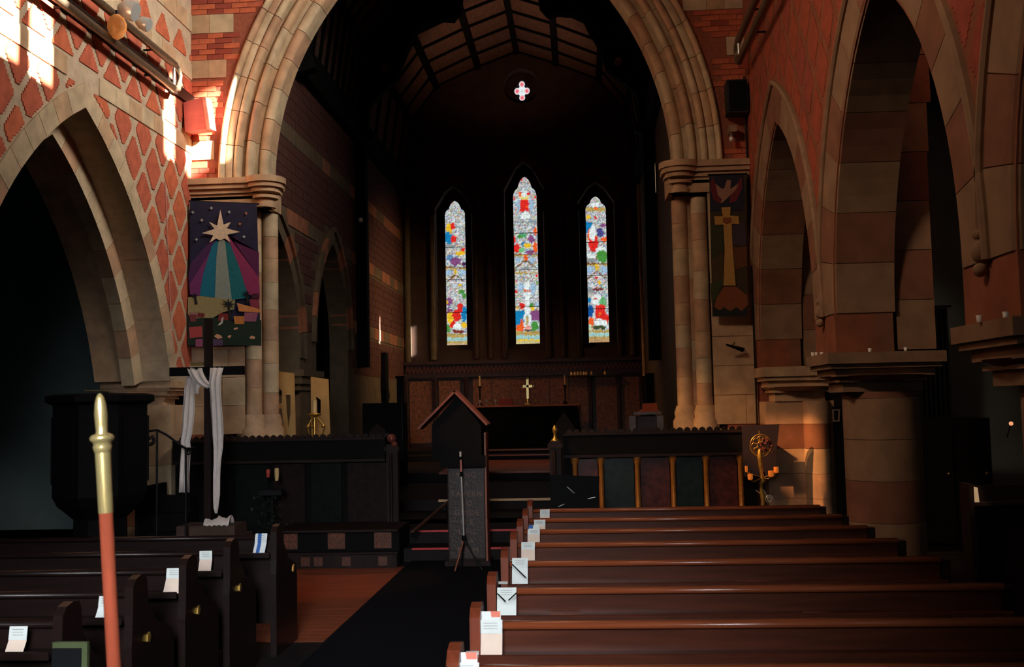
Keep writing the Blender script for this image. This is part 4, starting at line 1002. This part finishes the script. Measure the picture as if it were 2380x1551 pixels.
for (x, y, c) in ((120,180,Wt),(295,140,Wt),(205,255,Wt),(465,178,Wt),(625,190,(214,150,120)),(566,290,(220,150,90)),(155,438,Wt),(605,412,Wt)):
    s = 17; shape(t, cc([(x, y-s), (x+6, y-6), (x+s, y), (x+6, y+6), (x, y+s), (x-6, y+6), (x-s, y), (x-6, y-6)]), tuple(int(v*.75) for v in c), BYL, .014, 'small_star')
# right banner
BYR = 12.93
t = thing('dove_banner', 'brown and green felt banner with gold cross and pale dove', 'banner', at(1695, 738, BYR))
def cr(L): return [(1620+x/4.19, 390+y/4.19) for x, y in L]
shape(t, cr([(118,70),(480,60),(490,1440),(150,1450)]), (58,46,30), BYR, .0, 'cloth')
MB().tube([at(1645, 407, BYR-.01), at(1737, 404, BYR-.01)], .012, 8).build('hanging_rod', BLACK, t)
shape(t, cr([(120,75),(440,70),(470,300),(440,420),(130,420)]), (30,30,46), BYR, .008, 'sky_patch')
shape(t, cr([(330,560),(460,540),(480,760),(350,760)]), (62,48,58), BYR, .008, 'patch')
shape(t, cr([(340,780),(485,770),(485,960),(350,1000)]), (98,54,28), BYR, .008, 'patch')
shape(t, cr([(135,560),(250,560),(250,800),(140,900)]), (52,54,30), BYR, .008, 'patch')
shape(t, cr([(135,900),(250,820),(255,1150),(150,1200)]), (74,56,34), BYR, .008, 'patch')
shape(t, cr([(150,90),(240,300),(220,350),(160,320),(125,180)]), (96,26,40), BYR, .012, 'flame')
shape(t, cr([(430,90),(330,250),(310,350),(380,330),(440,200)]), (104,34,44), BYR, .012, 'flame')
shape(t, cr([(180,160),(240,210),(265,200),(290,120),(330,130),(320,210),(400,160),(380,215),(250,340),(225,350),(240,310),(200,270)]), (150,110,92), BYR, .016, 'dove')
shape(t, cr([(235,390),(325,385),(320,470),(400,475),(410,550),(335,550),(345,800),(375,1150),(255,1150),(268,800),(255,555),(175,560),(165,475),(250,475)]), (176,132,66), BYR, .016, 'gold_cross')
shape(t, cr([(250,490),(330,490),(330,530),(290,550),(250,530)]), (130,66,34), BYR, .022, 'cross_boss')
shape(t, cr([(190,1270),(260,1160),(380,1160),(490,1250),(490,1400),(160,1400)]), (128,70,42), BYR, .012, 'hill')
shape(t, cr([(150,1350),(220,1390),(260,1360),(320,1400),(380,1360),(430,1400),(490,1340),(490,1450),(155,1450)]), (26,30,28), BYR, .018, 'grass')
shape(t, cr([(130,1130),(250,1090),(200,1260),(140,1320)]), (54,62,36), BYR, .012, 'leaf')

# ------------------------------------------------------------------ wall fittings
SY = 12.75
q = [at(x, y, SY) for x, y in ((426, 238), (470, 226), (480, 300), (430, 306))]
t = thing('loudspeaker', 'pinkish red loudspeaker box tilted on the wall left of the chancel arch', 'loudspeaker', (q[0].x, SY, q[2].z))
A, B, C_, D = [Vector((v.x, SY-.0, v.z)) for v in q]
bk = Vector((0, .26, .03))
MB().add([A, B, C_, D, A+bk, B+bk, C_+bk, D+bk], [(0,1,2,3), (4,7,6,5), (0,4,5,1), (1,5,6,2), (2,6,7,3), (3,7,4,0)]).build('cabinet', PINKBOX, t)
e = Vector((.02, -.015, 0))
MB().add([B, B+e*2, C_+e*2.4, C_, B+bk, B+e*2+bk, C_+e*2.4+bk, C_+bk], [(0,1,2,3), (4,7,6,5), (0,4,5,1), (1,5,6,2), (2,6,7,3), (3,7,4,0)]).build('front_lip', mat('pale_pink_edge', (226,160,150), .5), t)
MB().tube([A+Vector((.12, .2, -.1)), (XL+.05, 13.0, A.z-.1)], .02, 8).build('wall_bracket', IRON, t)
q0, q1 = at(1688, 188, 12.85), at(1738, 262, 12.85)
t = thing('loudspeaker', 'black loudspeaker box high in the right corner above the camera', 'loudspeaker', (q0.x, 12.9, q1.z))
MB().box(q0.x, q1.x, 12.8, 13.05, q1.z, q0.z).build('cabinet', BLKBOX, t); MB().box(q0.x+.02, q1.x-.02, 12.785, 12.8, q1.z+.02, q0.z-.02).build('grille', BLACK, t)
c = at(1703, 308, 12.95)
t = thing('security_camera', 'small pale camera fitting below the black loudspeaker', 'camera', c)
MB().box(c.x-.045, c.x+.045, 12.9, 13.08, c.z+.0, c.z+.09).build('body', mat('beige_plastic', (150,120,92), .6), t); MB().ball((c.x-.02, 12.93, c.z-.09), .035, 8).build('dome', WHITEG, t); MB().tube([(c.x-.01, 12.95, c.z+.01), (c.x-.02, 12.94, c.z-.06)], .025, 8).build('neck', DSTONE, t)
c = at(1706, 805, 12.9)
t = thing('wall_lamp', 'dark sloping wall lamp under the dove banner with tiny brass knob', 'lamp', c)
MB().tube([(c.x-.1, 12.86, c.z+.02), (c.x+.12, 12.98, c.z-.045)], [.012, .03], 10).build('shade', IRON, t); MB().ball((c.x-.01, 12.88, c.z+.035), .022, 8).build('knob', BRASS, t); MB().tube([(c.x+.12, 12.98, c.z-.045), (c.x+.15, 13.09, c.z-.02)], .012, 8).build('arm', IRON, t)
# paired pipes along both nave walls with U bend
def pipes(X, sx, z0, z1, yend, lab):
    t = thing('wall_pipe_pair', lab, 'pipe', (X, yend, z0))
    R_ = (z1-z0)/2
    MB().tube([(X, 2.0, z0), (X, yend-.1, z0)], .045, 12).build('lower_pipe', PIPE, t)
    MB().tube([(X, 2.0, z1), (X, yend-.1, z1)], .045, 12).build('upper_pipe', PIPE, t)
    MB().tube([(X, yend-.12, z1), (X, yend, z1-.03), (X, yend+.05, z1-.1), (X, yend+.05, z0+.1), (X, yend, z0+.03), (X, yend-.12, z0)], .04, 12).build('u_bend', PIPE, t)
    MB().tube([(X, yend-.12, z1-.05), (X, yend-.12, z0+.05)], .018, 8).build('tie_bar', SILVER, t)
    for y in (4, 7, 9.5, 11.6):
        for zz_ in (z0, z1): MB().box(min(X, X-sx*.16), max(X, X-sx*.16), y-.01, y+.01, zz_-.01, zz_+.01).build('bracket', IRON, t)
pipes(XL+.16, 1, 5.86, 6.17, 12.25, 'pair of brown pipes with U bend along the left wall')
pipes(XR-.16, -1, 6.05, 6.32, 12.7, 'pair of brown pipes with U bend along the right wall')
c = atX(296, 22, XL+.45)
t = thing('spotlight', 'chrome twin spotlight above the left wall pipes', 'light', c)
MB().lathe(0, 0, [(.03, -.1), (.09, -.04), (.11, .05), (.1, .1)], 14).build('reflector', SILVER, t).location = (0, 0, 0)
for o_ in list(t.children): o_.location = (0, 0, 0)
def local_lathe(t, nm, prof, m, off=(0,0,0), rot=None, n=14):
    mb = MB().lathe(0, 0, prof, n, tilt=rot); o = mb.mesh(nm, m); ob = bpy.data.objects.new(nm, o); sc.collection.objects.link(ob); ob.parent = t; ob.location = off; WL[ob] = WL[t]; return ob
for o_ in list(t.children): bpy.data.objects.remove(o_)
rr = Matrix.Rotation(math.radians(110), 3, 'Y')
local_lathe(t, 'reflector', [(.03, -.1), (.09, -.04), (.11, .05), (.1, .1)], SILVER, (0, 0, 0), rr); local_lathe(t, 'reflector', [(.03, -.08), (.07, -.03), (.08, .04), (.07, .07)], SILVER, (.02, .35, -.02), rr)
c = atX(272, 62, XL+.25)
t = thing('amber_lamp', 'amber glass lamp shade between the two left wall pipes', 'lamp', c)
local_lathe(t, 'shade', [(.02, -.14), (.07, -.1), (.1, -.03), (.1, .04), (.07, .1), (.03, .13)], mat('amber_shade', (226,150,90), .4, emit=((226,140,70), .25)), (0, 0, 0)); local_lathe(t, 'holder', [(.02, .12), (.02, .18)], IRON)

# ------------------------------------------------------------------ cross with draped cloth
KY = 11.0; k = lambda x, y, d=0: at(x, y, KY)+Vector((0, d, 0))
t = thing('wooden_cross', 'dark wooden cross draped with white cloth left of the choir screen', 'cross', (k(483, 1200).x, KY, 0))
a, b = k(396, 855), k(566, 871)
MB().box(a.x, b.x, KY-.03, KY+.05, b.z, a.z).build('crossbar', BWOOD, t)
a, b = k(476, 742), k(492, 1230)
MB().box(a.x, b.x, KY-.025, KY+.045, .56, a.z).build('upright', DWOOD, t)
MB().box(k(449,0).x, k(477,0).x, KY-.07, KY-.03, k(0+460, 851).z, k(460, 843).z).build('brass_plate', BRASS, t)
sp = thing('stone_plinth', 'low brown plinth carrying the draped wooden cross', 'plinth', (-4.1, 11.0, 0))
MB().box(-4.5, -3.75, 10.85, 11.35, 0, .45).box(-4.45, -3.8, 10.9, 11.3, .45, .56).build('plinth_block', mat('brown_plinth', (74,54,44), .8), sp)
def strip(rows, Y, folds=5, amp=.018, n=14):
    mb = MB(); m = len(rows); vs = []
    for j, (xl, xr, y, d) in enumerate(rows):
        for i in range(n+1):
            u = i/n; p_ = at(xl+(xr-xl)*u, y if not isinstance(y, tuple) else y[0]+(y[1]-y[0])*u, Y)
            vs.append((p_.x, Y+d+amp*math.sin(u*folds*PI+j*.25), p_.z))
    nn = len(vs)
    fs = [(j*(n+1)+i, j*(n+1)+i+1, (j+1)*(n+1)+i+1, (j+1)*(n+1)+i) for j in range(m-1) for i in range(n)]
    mb.add(vs, fs, 0, True)
    return mb
def cloth_obj(mb, nm, t):
    o = mb.build(nm, WHITEC, t); md = o.modifiers.new('s', 'SOLIDIFY'); md.thickness = .006; return o
t = thing('draped_cloth', 'long white cloth draped over the arms of the wooden cross', 'cloth', (k(475, 870).x, KY, k(475, 870).z))
cloth_obj(strip([(433,446,868,.07),(431,450,880,.03),(430,452,900,-.02),(429,455,930,-.04),(427,456,960,-.05),(426,453,990,-.05),(424,450,1010,-.05),(422,446,1026,-.05),(424,448,1040,-.05),(422,447,1070,-.05),(420,445,1110,-.05),(419,445,1144,-.05)], KY), 'left_tail', t)
cloth_obj(strip([(444,470,(853,857),.06),(437,472,(855,856),-.03),(443,477,(866,866),-.07),(450,482,(878,875),-.085),(462,488,(890,885),-.09),(475,495,(900,892),-.09),(488,500,(905,892),-.085)], KY, 4, .015), 'left_fold', t)
cloth_obj(strip([(447,462,(880,874),-.03),(452,478,(898,888),-.06),(456,468,(914,902),-.06),(462,467,(918,912),-.05)], KY, 3, .012), 'loose_fold', t)
cloth_obj(strip([(494,520,852,.06),(492,522,856,-.05),(494,521,872,-.09),(492,520,890,-.1),(495,520,915,-.1),(495,522,945,-.09),(496,524,975,-.08),(497,525,1010,-.07),(500,524,1040,-.07),(501,520,1070,-.07),(500,518,1100,-.07),(500,517,1150,-.07),(502,513,1180,-.07),(506,510,1192,-.07)], KY, 5, .016), 'right_tail', t)
mb = MB(); vs = []; n = 16
c0_ = k(508, 1214)
for j in range(9):
    for i in range(n+1):
        u, v = i/n, j/8; x = c0_.x-.13+.28*u; z = .57+(.07+.05*u)*math.sin(v*PI)*(1-.4*abs(math.sin(u*6)))+.008*math.sin(i*2+j)
        vs.append((x, 10.88+.2*v, z))
mb.add(vs, [(j*(n+1)+i, j*(n+1)+i+1, (j+1)*(n+1)+i+1, (j+1)*(n+1)+i) for j in range(8) for i in range(n)], 0, True)
o = solo('crumpled_cloth', mb, WHITEC, 'small crumpled white cloth lying at the foot of the cross', 'cloth'); md = o.modifiers.new('s', 'SOLIDIFY'); md.thickness = .01
for (x, y0, y1, m, lab) in ((623, 1091, 1110, RCANDLE, 'short red candle on the dark stand before the left screen'), (643, 1088, 1118, CANDLE, 'short cream candle on the dark stand before the left screen')):
    a, b = at(x, y0, 11.9), at(x, y1, 11.9); solo('small_candle', MB().lathe(a.x, 11.9, [(.018, b.z), (.026, b.z+.06), (.026, a.z-.01), (.012, a.z)], 12), m, lab, 'candle')
t = thing('flower_stand', 'dark iron flower stand with foliage holding the two short candles', 'stand', (at(632,1110,11.95).x, 11.95, 0))
X = at(632, 1110, 11.95).x
MB().tube([(X, 11.95, 0), (X, 11.95, .84)], .015, 8).box(X-.14, X+.14, 11.85, 12.03, .8, .86).build('stand_frame', IRON, t)
mb = MB()
for i in range(160):
    a = random.uniform(0, 2*PI); r = random.uniform(.02, .28); z = random.uniform(.35, .78); p0 = Vector((X+r*math.cos(a), 11.93+r*.3*math.sin(a), z)); d = Vector((random.uniform(-1,1), random.uniform(-1,1), random.uniform(-.5,1))).normalized()*.06; s2 = d.cross(Vector((0,0,1))).normalized()*.015
    mb.add([p0, p0+d*.5+s2, p0+d, p0+d*.5-s2], [(0,1,2,3)])
tag(mb.build('foliage', GREENF, t), kind='stuff')
t = thing('pulpit_steps', 'dark wooden steps between the pulpit and the left screen', 'steps', (-4.95, 11.9, 0))
for k in range(4): MB().box(-5.12, -4.72, 11.45+.18*k, 11.64+.18*k, 0, .2*(k+1)).build('step', BWOOD, t)
MB().box(-5.14, -5.1, 11.4, 12.2, 0, .95).build('side_panel', BWOOD, t)
# pulpit with scrolled stair rail
PX, PY_ = at(236, 908, 10.6).x, 10.6
t = thing('pulpit', 'dark octagonal pulpit in shadow under the left arch', 'pulpit', (PX, PY_, 0))
MB().lathe(PX, PY_, [(.3, 0), (.28, .7), (.45, .85), (.5, .95)], 8, smooth=False).build('base', BWOOD, t)
MB().lathe(PX, PY_, [(.5, .95), (.5, 1.92)], 8, smooth=False).build('drum', BWOOD, t)
MB().lathe(PX, PY_, [(.5, 1.9), (.58, 1.94), (.58, 2.0), (.5, 2.02)], 8, smooth=False).build('cornice', BWOOD, t)
for k8 in range(8):
    a = (k8+.5)*PI/4; X, Y = PX+.47*math.cos(a), PY_+.47*math.sin(a)
    o = MB().box(-.14, .14, -.012, .012, 0, .7).mesh('tracery_panel', BWOOD); ob = bpy.data.objects.new('tracery_panel', o); sc.collection.objects.link(ob); ob.parent = t; ob.location = (X-PX, Y-PY_, 1.08); ob.rotation_euler = (0, 0, a+PI/2)
a, b = at(197, 908, 10.0), at(252, 909, 10.0)
MB().tube([a, b], .008, 8).build('reading_lamp_tube', BRASS, t)
g = lambda x, y: at(x, y, 10.7)
t = thing('stair_handrail', 'black wrought iron scrolled handrail right of the pulpit', 'rail', g(400, 1040))
MB().tube([g(345,1003), g(365,1000), g(385,1010), g(402,1022), g(420,1036), g(432,1043), g(447,1043), g(452,1040)], .013, 8).build('rail_bar', IRON, t)
cs = g(348, 1025); MB().tube([cs+Vector((.06*(1-i/30)*math.cos(-.6*i+1.2), 0, .06*(1-i/30)*math.sin(-.6*i+1.2))) for i in range(22)], .01, 6).build('scroll', IRON, t)
cs = g(438, 1052); MB().tube([cs+Vector((.03*(1-i/30)*math.cos(.6*i), 0, .03*(1-i/30)*math.sin(.6*i))) for i in range(18)], .008, 6).build('scroll', IRON, t)
MB().tube([g(365,1000), (g(365,1000).x, 10.7, .1)], .012, 8).build('baluster', IRON, t); MB().tube([g(432,1043), (g(432,1043).x, 10.7, .1)], .012, 8).build('baluster', IRON, t)

# ------------------------------------------------------------------ pews
def pew_proto(W, WOOD, WOODE, far=True):
    t = bpy.data.objects.new('pew', None); sc.collection.objects.link(t); WL[t] = Vector((0,0,0)); t['category'] = 'pew'
    MB().box(.04, W-.05, 0, .03, .22, .85).build('back_panel', WOOD, t)
    prof = [(-.02, .842), (-.03, .848), (-.032, .862), (-.022, .873), (-.004, .877), (.028, .874), (.04, .862), (.04, .846)]
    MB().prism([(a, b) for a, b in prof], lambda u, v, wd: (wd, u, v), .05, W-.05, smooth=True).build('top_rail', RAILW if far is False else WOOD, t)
    MB().box(.04, W-.05, -.115, .0, .728, .746).build('book_ledge', WOOD, t)
    MB().prism([(-.124, .722), (-.11, .722), (-.11, .755), (-.117, .76), (-.124, .755)], lambda u, v, wd: (wd, u, v), .04, W-.05).build('ledge_lip', WOOD, t)
    MB().box(.05, W-.05, .03, .42, .42, .45).build('seat', WOOD, t)
    for x in (0, W-.045):
        pf = [(-.11, 0), (.44, 0), (.44, .5), (.40, .6), (.2, .68), (.09, .8), (.075, .92), (.055, .95), (.0, .958), (-.06, .945), (-.095, .91), (-.1, .7), (-.11, .6)]
        m_ = WOODL if (x and not far) else WOODE  # outer ends of the right block take darker wood to stand for shade
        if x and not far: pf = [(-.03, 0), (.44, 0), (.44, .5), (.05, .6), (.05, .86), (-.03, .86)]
        MB().prism(pf, lambda u, v, wd: (wd, u, v), x, x+.045).build('pew_end', m_, t)
    return t
NTH = {0: 'front', 1: 'second', 2: 'third', 3: 'fourth', 4: 'fifth', 5: 'sixth', 6: 'seventh', 7: 'eighth'}
RYs = [9.14, 8.39, 7.66, 6.95, 6.15, 5.27, 4.47, 3.72]; LYs = [7.55, 6.75, 6.0, 5.29, 4.57, 3.85]
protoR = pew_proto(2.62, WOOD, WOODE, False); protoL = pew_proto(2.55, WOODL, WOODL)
def plates(t, x, m): pass
kids(None)
for i, y in enumerate(RYs):
    o = protoR if i == 0 else copy_tree(protoR)
    o.location = (-.5, y, 0); o['label'] = '%s wooden pew from the front, right-hand block' % NTH[i] if i else 'front wooden pew of the right-hand block'; o['group'] = 'pews in the right block'; WL[o] = Vector((-.5, y, 0))
    c = MB().box(-.515, -.46, y-.118, y-.108, .76, .775).build('end_clip', SILVER, o)
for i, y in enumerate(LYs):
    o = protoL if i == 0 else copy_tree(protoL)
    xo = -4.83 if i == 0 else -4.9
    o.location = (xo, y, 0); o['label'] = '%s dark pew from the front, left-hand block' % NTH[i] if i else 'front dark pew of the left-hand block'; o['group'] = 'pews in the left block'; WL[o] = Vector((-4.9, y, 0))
    pz = {0: None, 1: (573,1345), 2: (467,1398), 3: (330,1463)}.get(i)
    MB().prism([(y+.065, .595), (y+.09, .585), (y+.11, .61), (y+.095, .64), (y+.07, .63)], lambda u, v, wd: (xo+2.547+wd, u, v), 0, .012).build('number_plate', BRASSD, o)

# service cards standing on the book ledges
def card(px, ybot, ytop, yfold, y, w_, lab, extra=(), warm=True, sk=0.0):
    b = at(px, ybot, y-.105); x = b.x; z = .748
    t = thing('service_card', lab, 'card', (x, y-.1, z), 'cards on the pew ledges')
    zt, zf = at(px, ytop, y-.06).z, at(px, yfold, y-.07).z
    h1, h2 = max(.02, zf-z), max(.02, zt-zf)
    def q(u, v, wd):   # card plane leaning back against the pew
        return (x+u+sk*v, y-.1+v*.42-wd, z+v)
    MB().prism([(-w_/2, 0), (w_/2, 0), (w_/2, h1), (-w_/2, h1)], q, 0, .0015).build('lower_leaf', PAPERW if warm else PAPER, t)
    q2 = lambda u, v, wd: (x+u+sk*v, y-.1+h1*.42-.004-(v-h1)*.1-wd, z+v)
    MB().prism([(-w_/2, h1), (w_/2, h1), (w_/2+.002, h1+h2), (-w_/2+.002, h1+h2)], q2, 0, .0015).build('upper_leaf', PAPER, t)
    for i in range(3):
        vv = h1+h2*(.75-.2*i); MB().prism([(-w_*.3, vv), (w_*.3, vv), (w_*.3, vv+.0022), (-w_*.3, vv+.0022)], q2, .0015, .0022).build('print_line', INK, t)
    for e in extra:
        if e == 'leaflet' or e == 'leaflet_blue':
            q3 = lambda u, v, wd: (x+u+sk*v, y-.03-wd, z+v)
            MB().prism([(-w_*.42, .02), (w_*.42, .02), (w_*.42, h1+h2+.028), (-w_*.42, h1+h2+.028)], q3, 0, .0012).build('leaflet', PAPER, t)
            c1 = PINK if e == 'leaflet' else BLUE
            u0, u1 = (.02*w_, w_*.4) if e == 'leaflet' else (-w_*.4, -.05*w_)
            MB().prism([(u0, h1+h2+.003), (u1, h1+h2+.003), (u1, h1+h2+.028), (u0-.004, h1+h2+.028)], q3, .0012, .002).build('coloured_patch', c1, t)
        if e == 'blue_stripe':
            MB().prism([(-w_*.25, 0), (w_*.05, 0), (w_*.05, h1), (-w_*.25, h1)], q, .0015, .0025).build('blue_stripe', BLUE, t)
            MB().prism([(-w_*.25, h1), (w_*.05, h1), (w_*.05, h1+h2), (-w_*.25, h1+h2)], q2, .0015, .0025).build('blue_stripe', BLUE, t)
    return t
def pen(a, b, lab):
    solo('pen', MB().tube([a, a.lerp(b, .9), b], [.0035, .0035, .001], 8), BLACK, lab, 'pen', 'pens with the cards')
def wpx(n, y): return n*y/F
card(1266, 1204, 1184, 1200, 9.14, wpx(22, 9.1), 'greyish card at the aisle end of the front right pew')
card(1254, 1230, 1208, 1222, 8.39, wpx(26, 8.3), 'white card at the aisle end of the second right pew')
card(1240, 1258, 1231, 1243, 7.66, wpx(28, 7.6), 'white card with small blue square, third right pew', ('leaflet_blue',))
card(1227, 1297, 1260, 1278, 6.95, wpx(31, 6.9), 'plain two-fold card on the fourth right pew')
card(1208, 1346, 1297, 1320, 6.15, wpx(36, 6.1), 'card crossed by one diagonal pen, fifth right pew', warm=False)
card(1177, 1420, 1365, 1393, 5.27, wpx(44, 5.2), 'card with two crossed pens, sixth right pew', warm=False)
card(1139, 1510, 1440, 1474, 4.47, wpx(54, 4.4), 'large card with coral-cornered leaflet behind, seventh right pew', ('leaflet',))
card(1079, 1610, 1540, 1574, 3.72, wpx(62, 3.65), 'nearest card with coral corner, cut by the bottom edge', ('leaflet',), warm=False)
pen(at(1190, 1312, 5.98), at(1224, 1345, 5.98), 'dark pen lying diagonally across the card on the fifth right pew')
pen(at(1156, 1380, 5.12), at(1176, 1400, 5.12), 'black pen at the left of the card on the sixth right pew')
pen(at(1182, 1396, 5.12), at(1201, 1378, 5.12), 'thin pen slanting the other way on the sixth right pew')
solo('folded_leaflet', MB().box(at(1278,1419,5.18).x, at(1345,1419,5.18).x, 5.17, 5.23, .742, .752), mat('brown_leaflet', (150,96,80), .8), 'flat brownish leaflet lying along the sixth right pew ledge', 'leaflet')
solo('folded_leaflet', MB().box(at(1735,1345,6.06).x, at(1790,1345,6.06).x, 6.05, 6.11, .742, .752), mat('tan_leaflet', (130,70,50), .8), 'dim reddish leaflet on the fifth right pew ledge, far along', 'leaflet')
solo('folded_leaflet', MB().box(at(1868,1412,5.18).x, at(1918,1412,5.18).x, 5.17, 5.23, .742, .752), mat('rust_leaflet', (120,66,56), .8), 'dim rust leaflet on the sixth right pew ledge, towards the pier', 'leaflet')
card(600, 1281, 1240, 1262, 7.55, wpx(28, 7.5), 'card with a broad blue stripe on the front left pew', ('blue_stripe',), warm=False, sk=.1)
card(474, 1324, 1280, 1301, 6.75, wpx(30, 6.7), 'white folded card on the second left pew')
card(396, 1371, 1320, 1345, 6.0, wpx(37, 6.0), 'white folded card on the third left pew', sk=.08)
card(236, 1436, 1384, 1410, 5.29, wpx(34, 5.3), 'white card half hidden behind the tall staff', warm=False, sk=.12)
card(30, 1525, 1453, 1487, 4.57, wpx(44, 4.5), 'white folded card at the bottom left corner', sk=.12)
t = thing('green_edged_book', 'book with olive green border on the nearest left pew ledge', 'book', at(160, 1520, 3.9))
a, b = at(122, 1494, 3.9), at(202, 1570, 3.9)
MB().box(a.x, b.x, 3.9, 3.92, b.z, a.z).build('border', mat('olive_border', (60,70,36), .8), t); MB().box(a.x-.0, b.x-.022, 3.895, 3.9, b.z, a.z-.022).build('cover', BLACK, t)

# ------------------------------------------------------------------ churchwarden's staff in the foreground
a, b = at(232, 916, 2.3), at(265, 1551, 2.3)
ax = (b-a); ax.normalize(); L = (a.z-.02)/-ax.z; foot = a+ax*L
t = thing('churchwarden_staff', 'tall brass-tipped red wooden staff leaning in the near left foreground', 'staff', foot)
s2 = 2.3/F
def along(y): return a+ax*((y-916)*s2)
rot = (-ax).to_track_quat('Z', 'Y').to_matrix()
def stf(nm, pts, m):
    mb = MB(); mb.tube([along(y) for y, r in pts], [r*s2 for y, r in pts], 20); mb.build(nm, m, t)
stf('brass_finial', [(914,1), (917,5), (924,9), (940,13), (965,15), (990,14), (1005,13), (1012,15)], BRASS)
stf('brass_ring', [(1011,16), (1014,24), (1019,28), (1025,28), (1030,24), (1034,20), (1042,22), (1052,20), (1056,18)], BRASS)
stf('brass_ferrule', [(1055,18), (1100,17.5), (1196,17), (1199,16.5)], BRASS)
stf('wooden_shaft', [(1198,16), (1400,16), (916+L/s2, 16)], WOODR)
t2 = bpy.data.objects['churchwarden_staff']

# ------------------------------------------------------------------ right aisle and remaining things
c = at(2256, 1145, 7.2)
t = thing('aisle_pew', 'dark pew end in the right aisle with a lit card', 'pew', (c.x, 7.2, 0))
MB().box(c.x-.03, c.x, 7.14, 7.32, 0, c.z+.06).build('pew_end', WOODL, t); MB().box(c.x, c.x+.9, 7.28, 7.31, .2, c.z+.04).build('back_panel', WOODL, t); MB().box(c.x, c.x+.9, 7.18, 7.28, c.z-.09, c.z-.07).build('book_ledge', WOODL, t)
MB().box(c.x, c.x+.9, 7.3, 7.7, .42, .45).build('seat', WOODL, t)
t = thing('service_card', 'brightly lit cream card on the dark aisle pew at far right', 'card', (c.x+.03, 7.2, c.z-.07))
MB().prism([(c.x+.002, c.z-.068), (c.x+.062, c.z-.068), (c.x+.055, c.z+.03), (c.x, c.z+.045)], fY(7.22), 0, .002).build('leaf', PAPERW, t)
light('SPOT', 'aisle_reading_lamp', (c.x+.5, 6.3, 2.9), (c.x+.03, 7.2, c.z), 170, (1, .8, .5), spot_size=math.radians(7), spot_blend=.5, shadow_soft_size=.02)  # added spot to brighten the card, no lamp stands here
c = at(2350, 985, 9.0); t = thing('small_wall_light', 'tiny warm light point in the right aisle', 'light', c)
MB().ball(c, .018, 8).build('bulb', mat('warm_bulb', (240,180,130), .5, emit=((240,160,110), .9)), t); MB().tube([c, c+Vector((0, .1, -.12))], .006, 6).build('stem', IRON, t)
for (x0, x1, y0, y1, Y, m, nm, lab, cat) in ((2130,2210,900,970,13.0,BLACK,'curtain_rail','dark curtain hanging in the right aisle beyond the round pier','curtain'),):
    a, b = at(x0, y0, Y), at(x1, y1, Y); t = thing('aisle_curtain', lab, cat, ((a.x+b.x)/2, Y, 0))
    mb = MB(); vs = []; n = 40
    for j in range(2):
        for i in range(n+1): vs.append((a.x+(b.x-a.x)*i/n, Y-.06+.03*math.sin(i*1.1), (2.9, .02)[j]))
    mb.add(vs, [(i, i+1, n+2+i, n+1+i) for i in range(n)], 0, True); mb.build('curtain_cloth', BLACK, t); MB().tube([(a.x-.05, Y-.06, 2.92), (b.x+.05, Y-.06, 2.92)], .015, 8).build('rod', IRON, t)
a, b = at(1934, 952, 11.6), at(1951, 980, 11.6)
t = thing('picture_frame', 'small pale square frame on the dark board beside the respond', 'frame', ((a.x+b.x)/2, 11.6, b.z))
plate('frame', [(a.x, b.z), (b.x, b.z), (b.x+.01, a.z), (a.x, a.z)], [[(a.x+.015, b.z+.015), (b.x-.015, b.z+.015), (b.x-.008, a.z-.015), (a.x+.015, a.z-.015)]], fY(11.6), 0, .015, mat('pale_frame', (120,100,90), .6), t, kind=False)
MB().box(a.x+.012, b.x-.012, 11.6, 11.61, b.z+.012, a.z-.012).build('picture', BLACK, t)
a, b = at(1936, 982, 11.65), at(1962, 1170, 11.65)
solo('tall_noticeboard', MB().box(a.x-.01, b.x+.02, 11.62, 11.7, 0, at(1940, 950, 11.65).z+.02).box(a.x-.03, b.x+.04, 11.6, 11.72, 0, .05), BLACK, 'tall narrow black board standing between the respond and the round pier', 'board')
for i, (x, y, Y) in enumerate(((1889,829,9.5), (1898,827,9.5), (1910,825,9.5), (2022,821,8.95), (2105,820,8.95), (2275,729,5.5), (2337,727,5.3))):
    c = at(x, y, Y); solo('votive_glass', MB().lathe(c.x, Y, [(.012, 2.2), (.016, 2.235), (.014, 2.235)], 10), WHITEG, ('tiny votive glass at the left tip of the round pier capital, first of three', 'tiny votive glass at the left tip of the round pier capital, second of three', 'tiny votive glass at the left tip of the round pier capital, third of three', 'tiny votive glass at the middle of the round pier capital', 'tiny votive glass towards the right end of the round pier capital', 'tiny votive glass on the tip of the nearest right pier capital', 'tiny votive glass further right on the nearest right pier capital')[i], 'glass', 'votive glasses on the pier capitals')
# the dark tall blocks in the right aisle (vestment press seen between the piers)
a, b = at(2125, 975, 12.2), at(2300, 980, 12.2)
t = thing('vestment_cupboard', 'large dark cupboard in the right aisle between the piers', 'cupboard', ((a.x+b.x)/2, 12.4, 0))
MB().box(a.x, b.x, 12.2, 12.7, 0, a.z).build('body', BWOOD, t)
for i in range(2):
    x0 = a.x+(b.x-a.x)*i/2; MB().box(x0+.02, x0+(b.x-a.x)/2-.02, 12.17, 12.2, .1, a.z-.05).build('door', BWOOD, t)
    MB().ball((x0+(b.x-a.x)/2-.08+.0, 12.16, .9), .015, 8).build('knob', BRASSD, t)
bpy.context.view_layer.update()
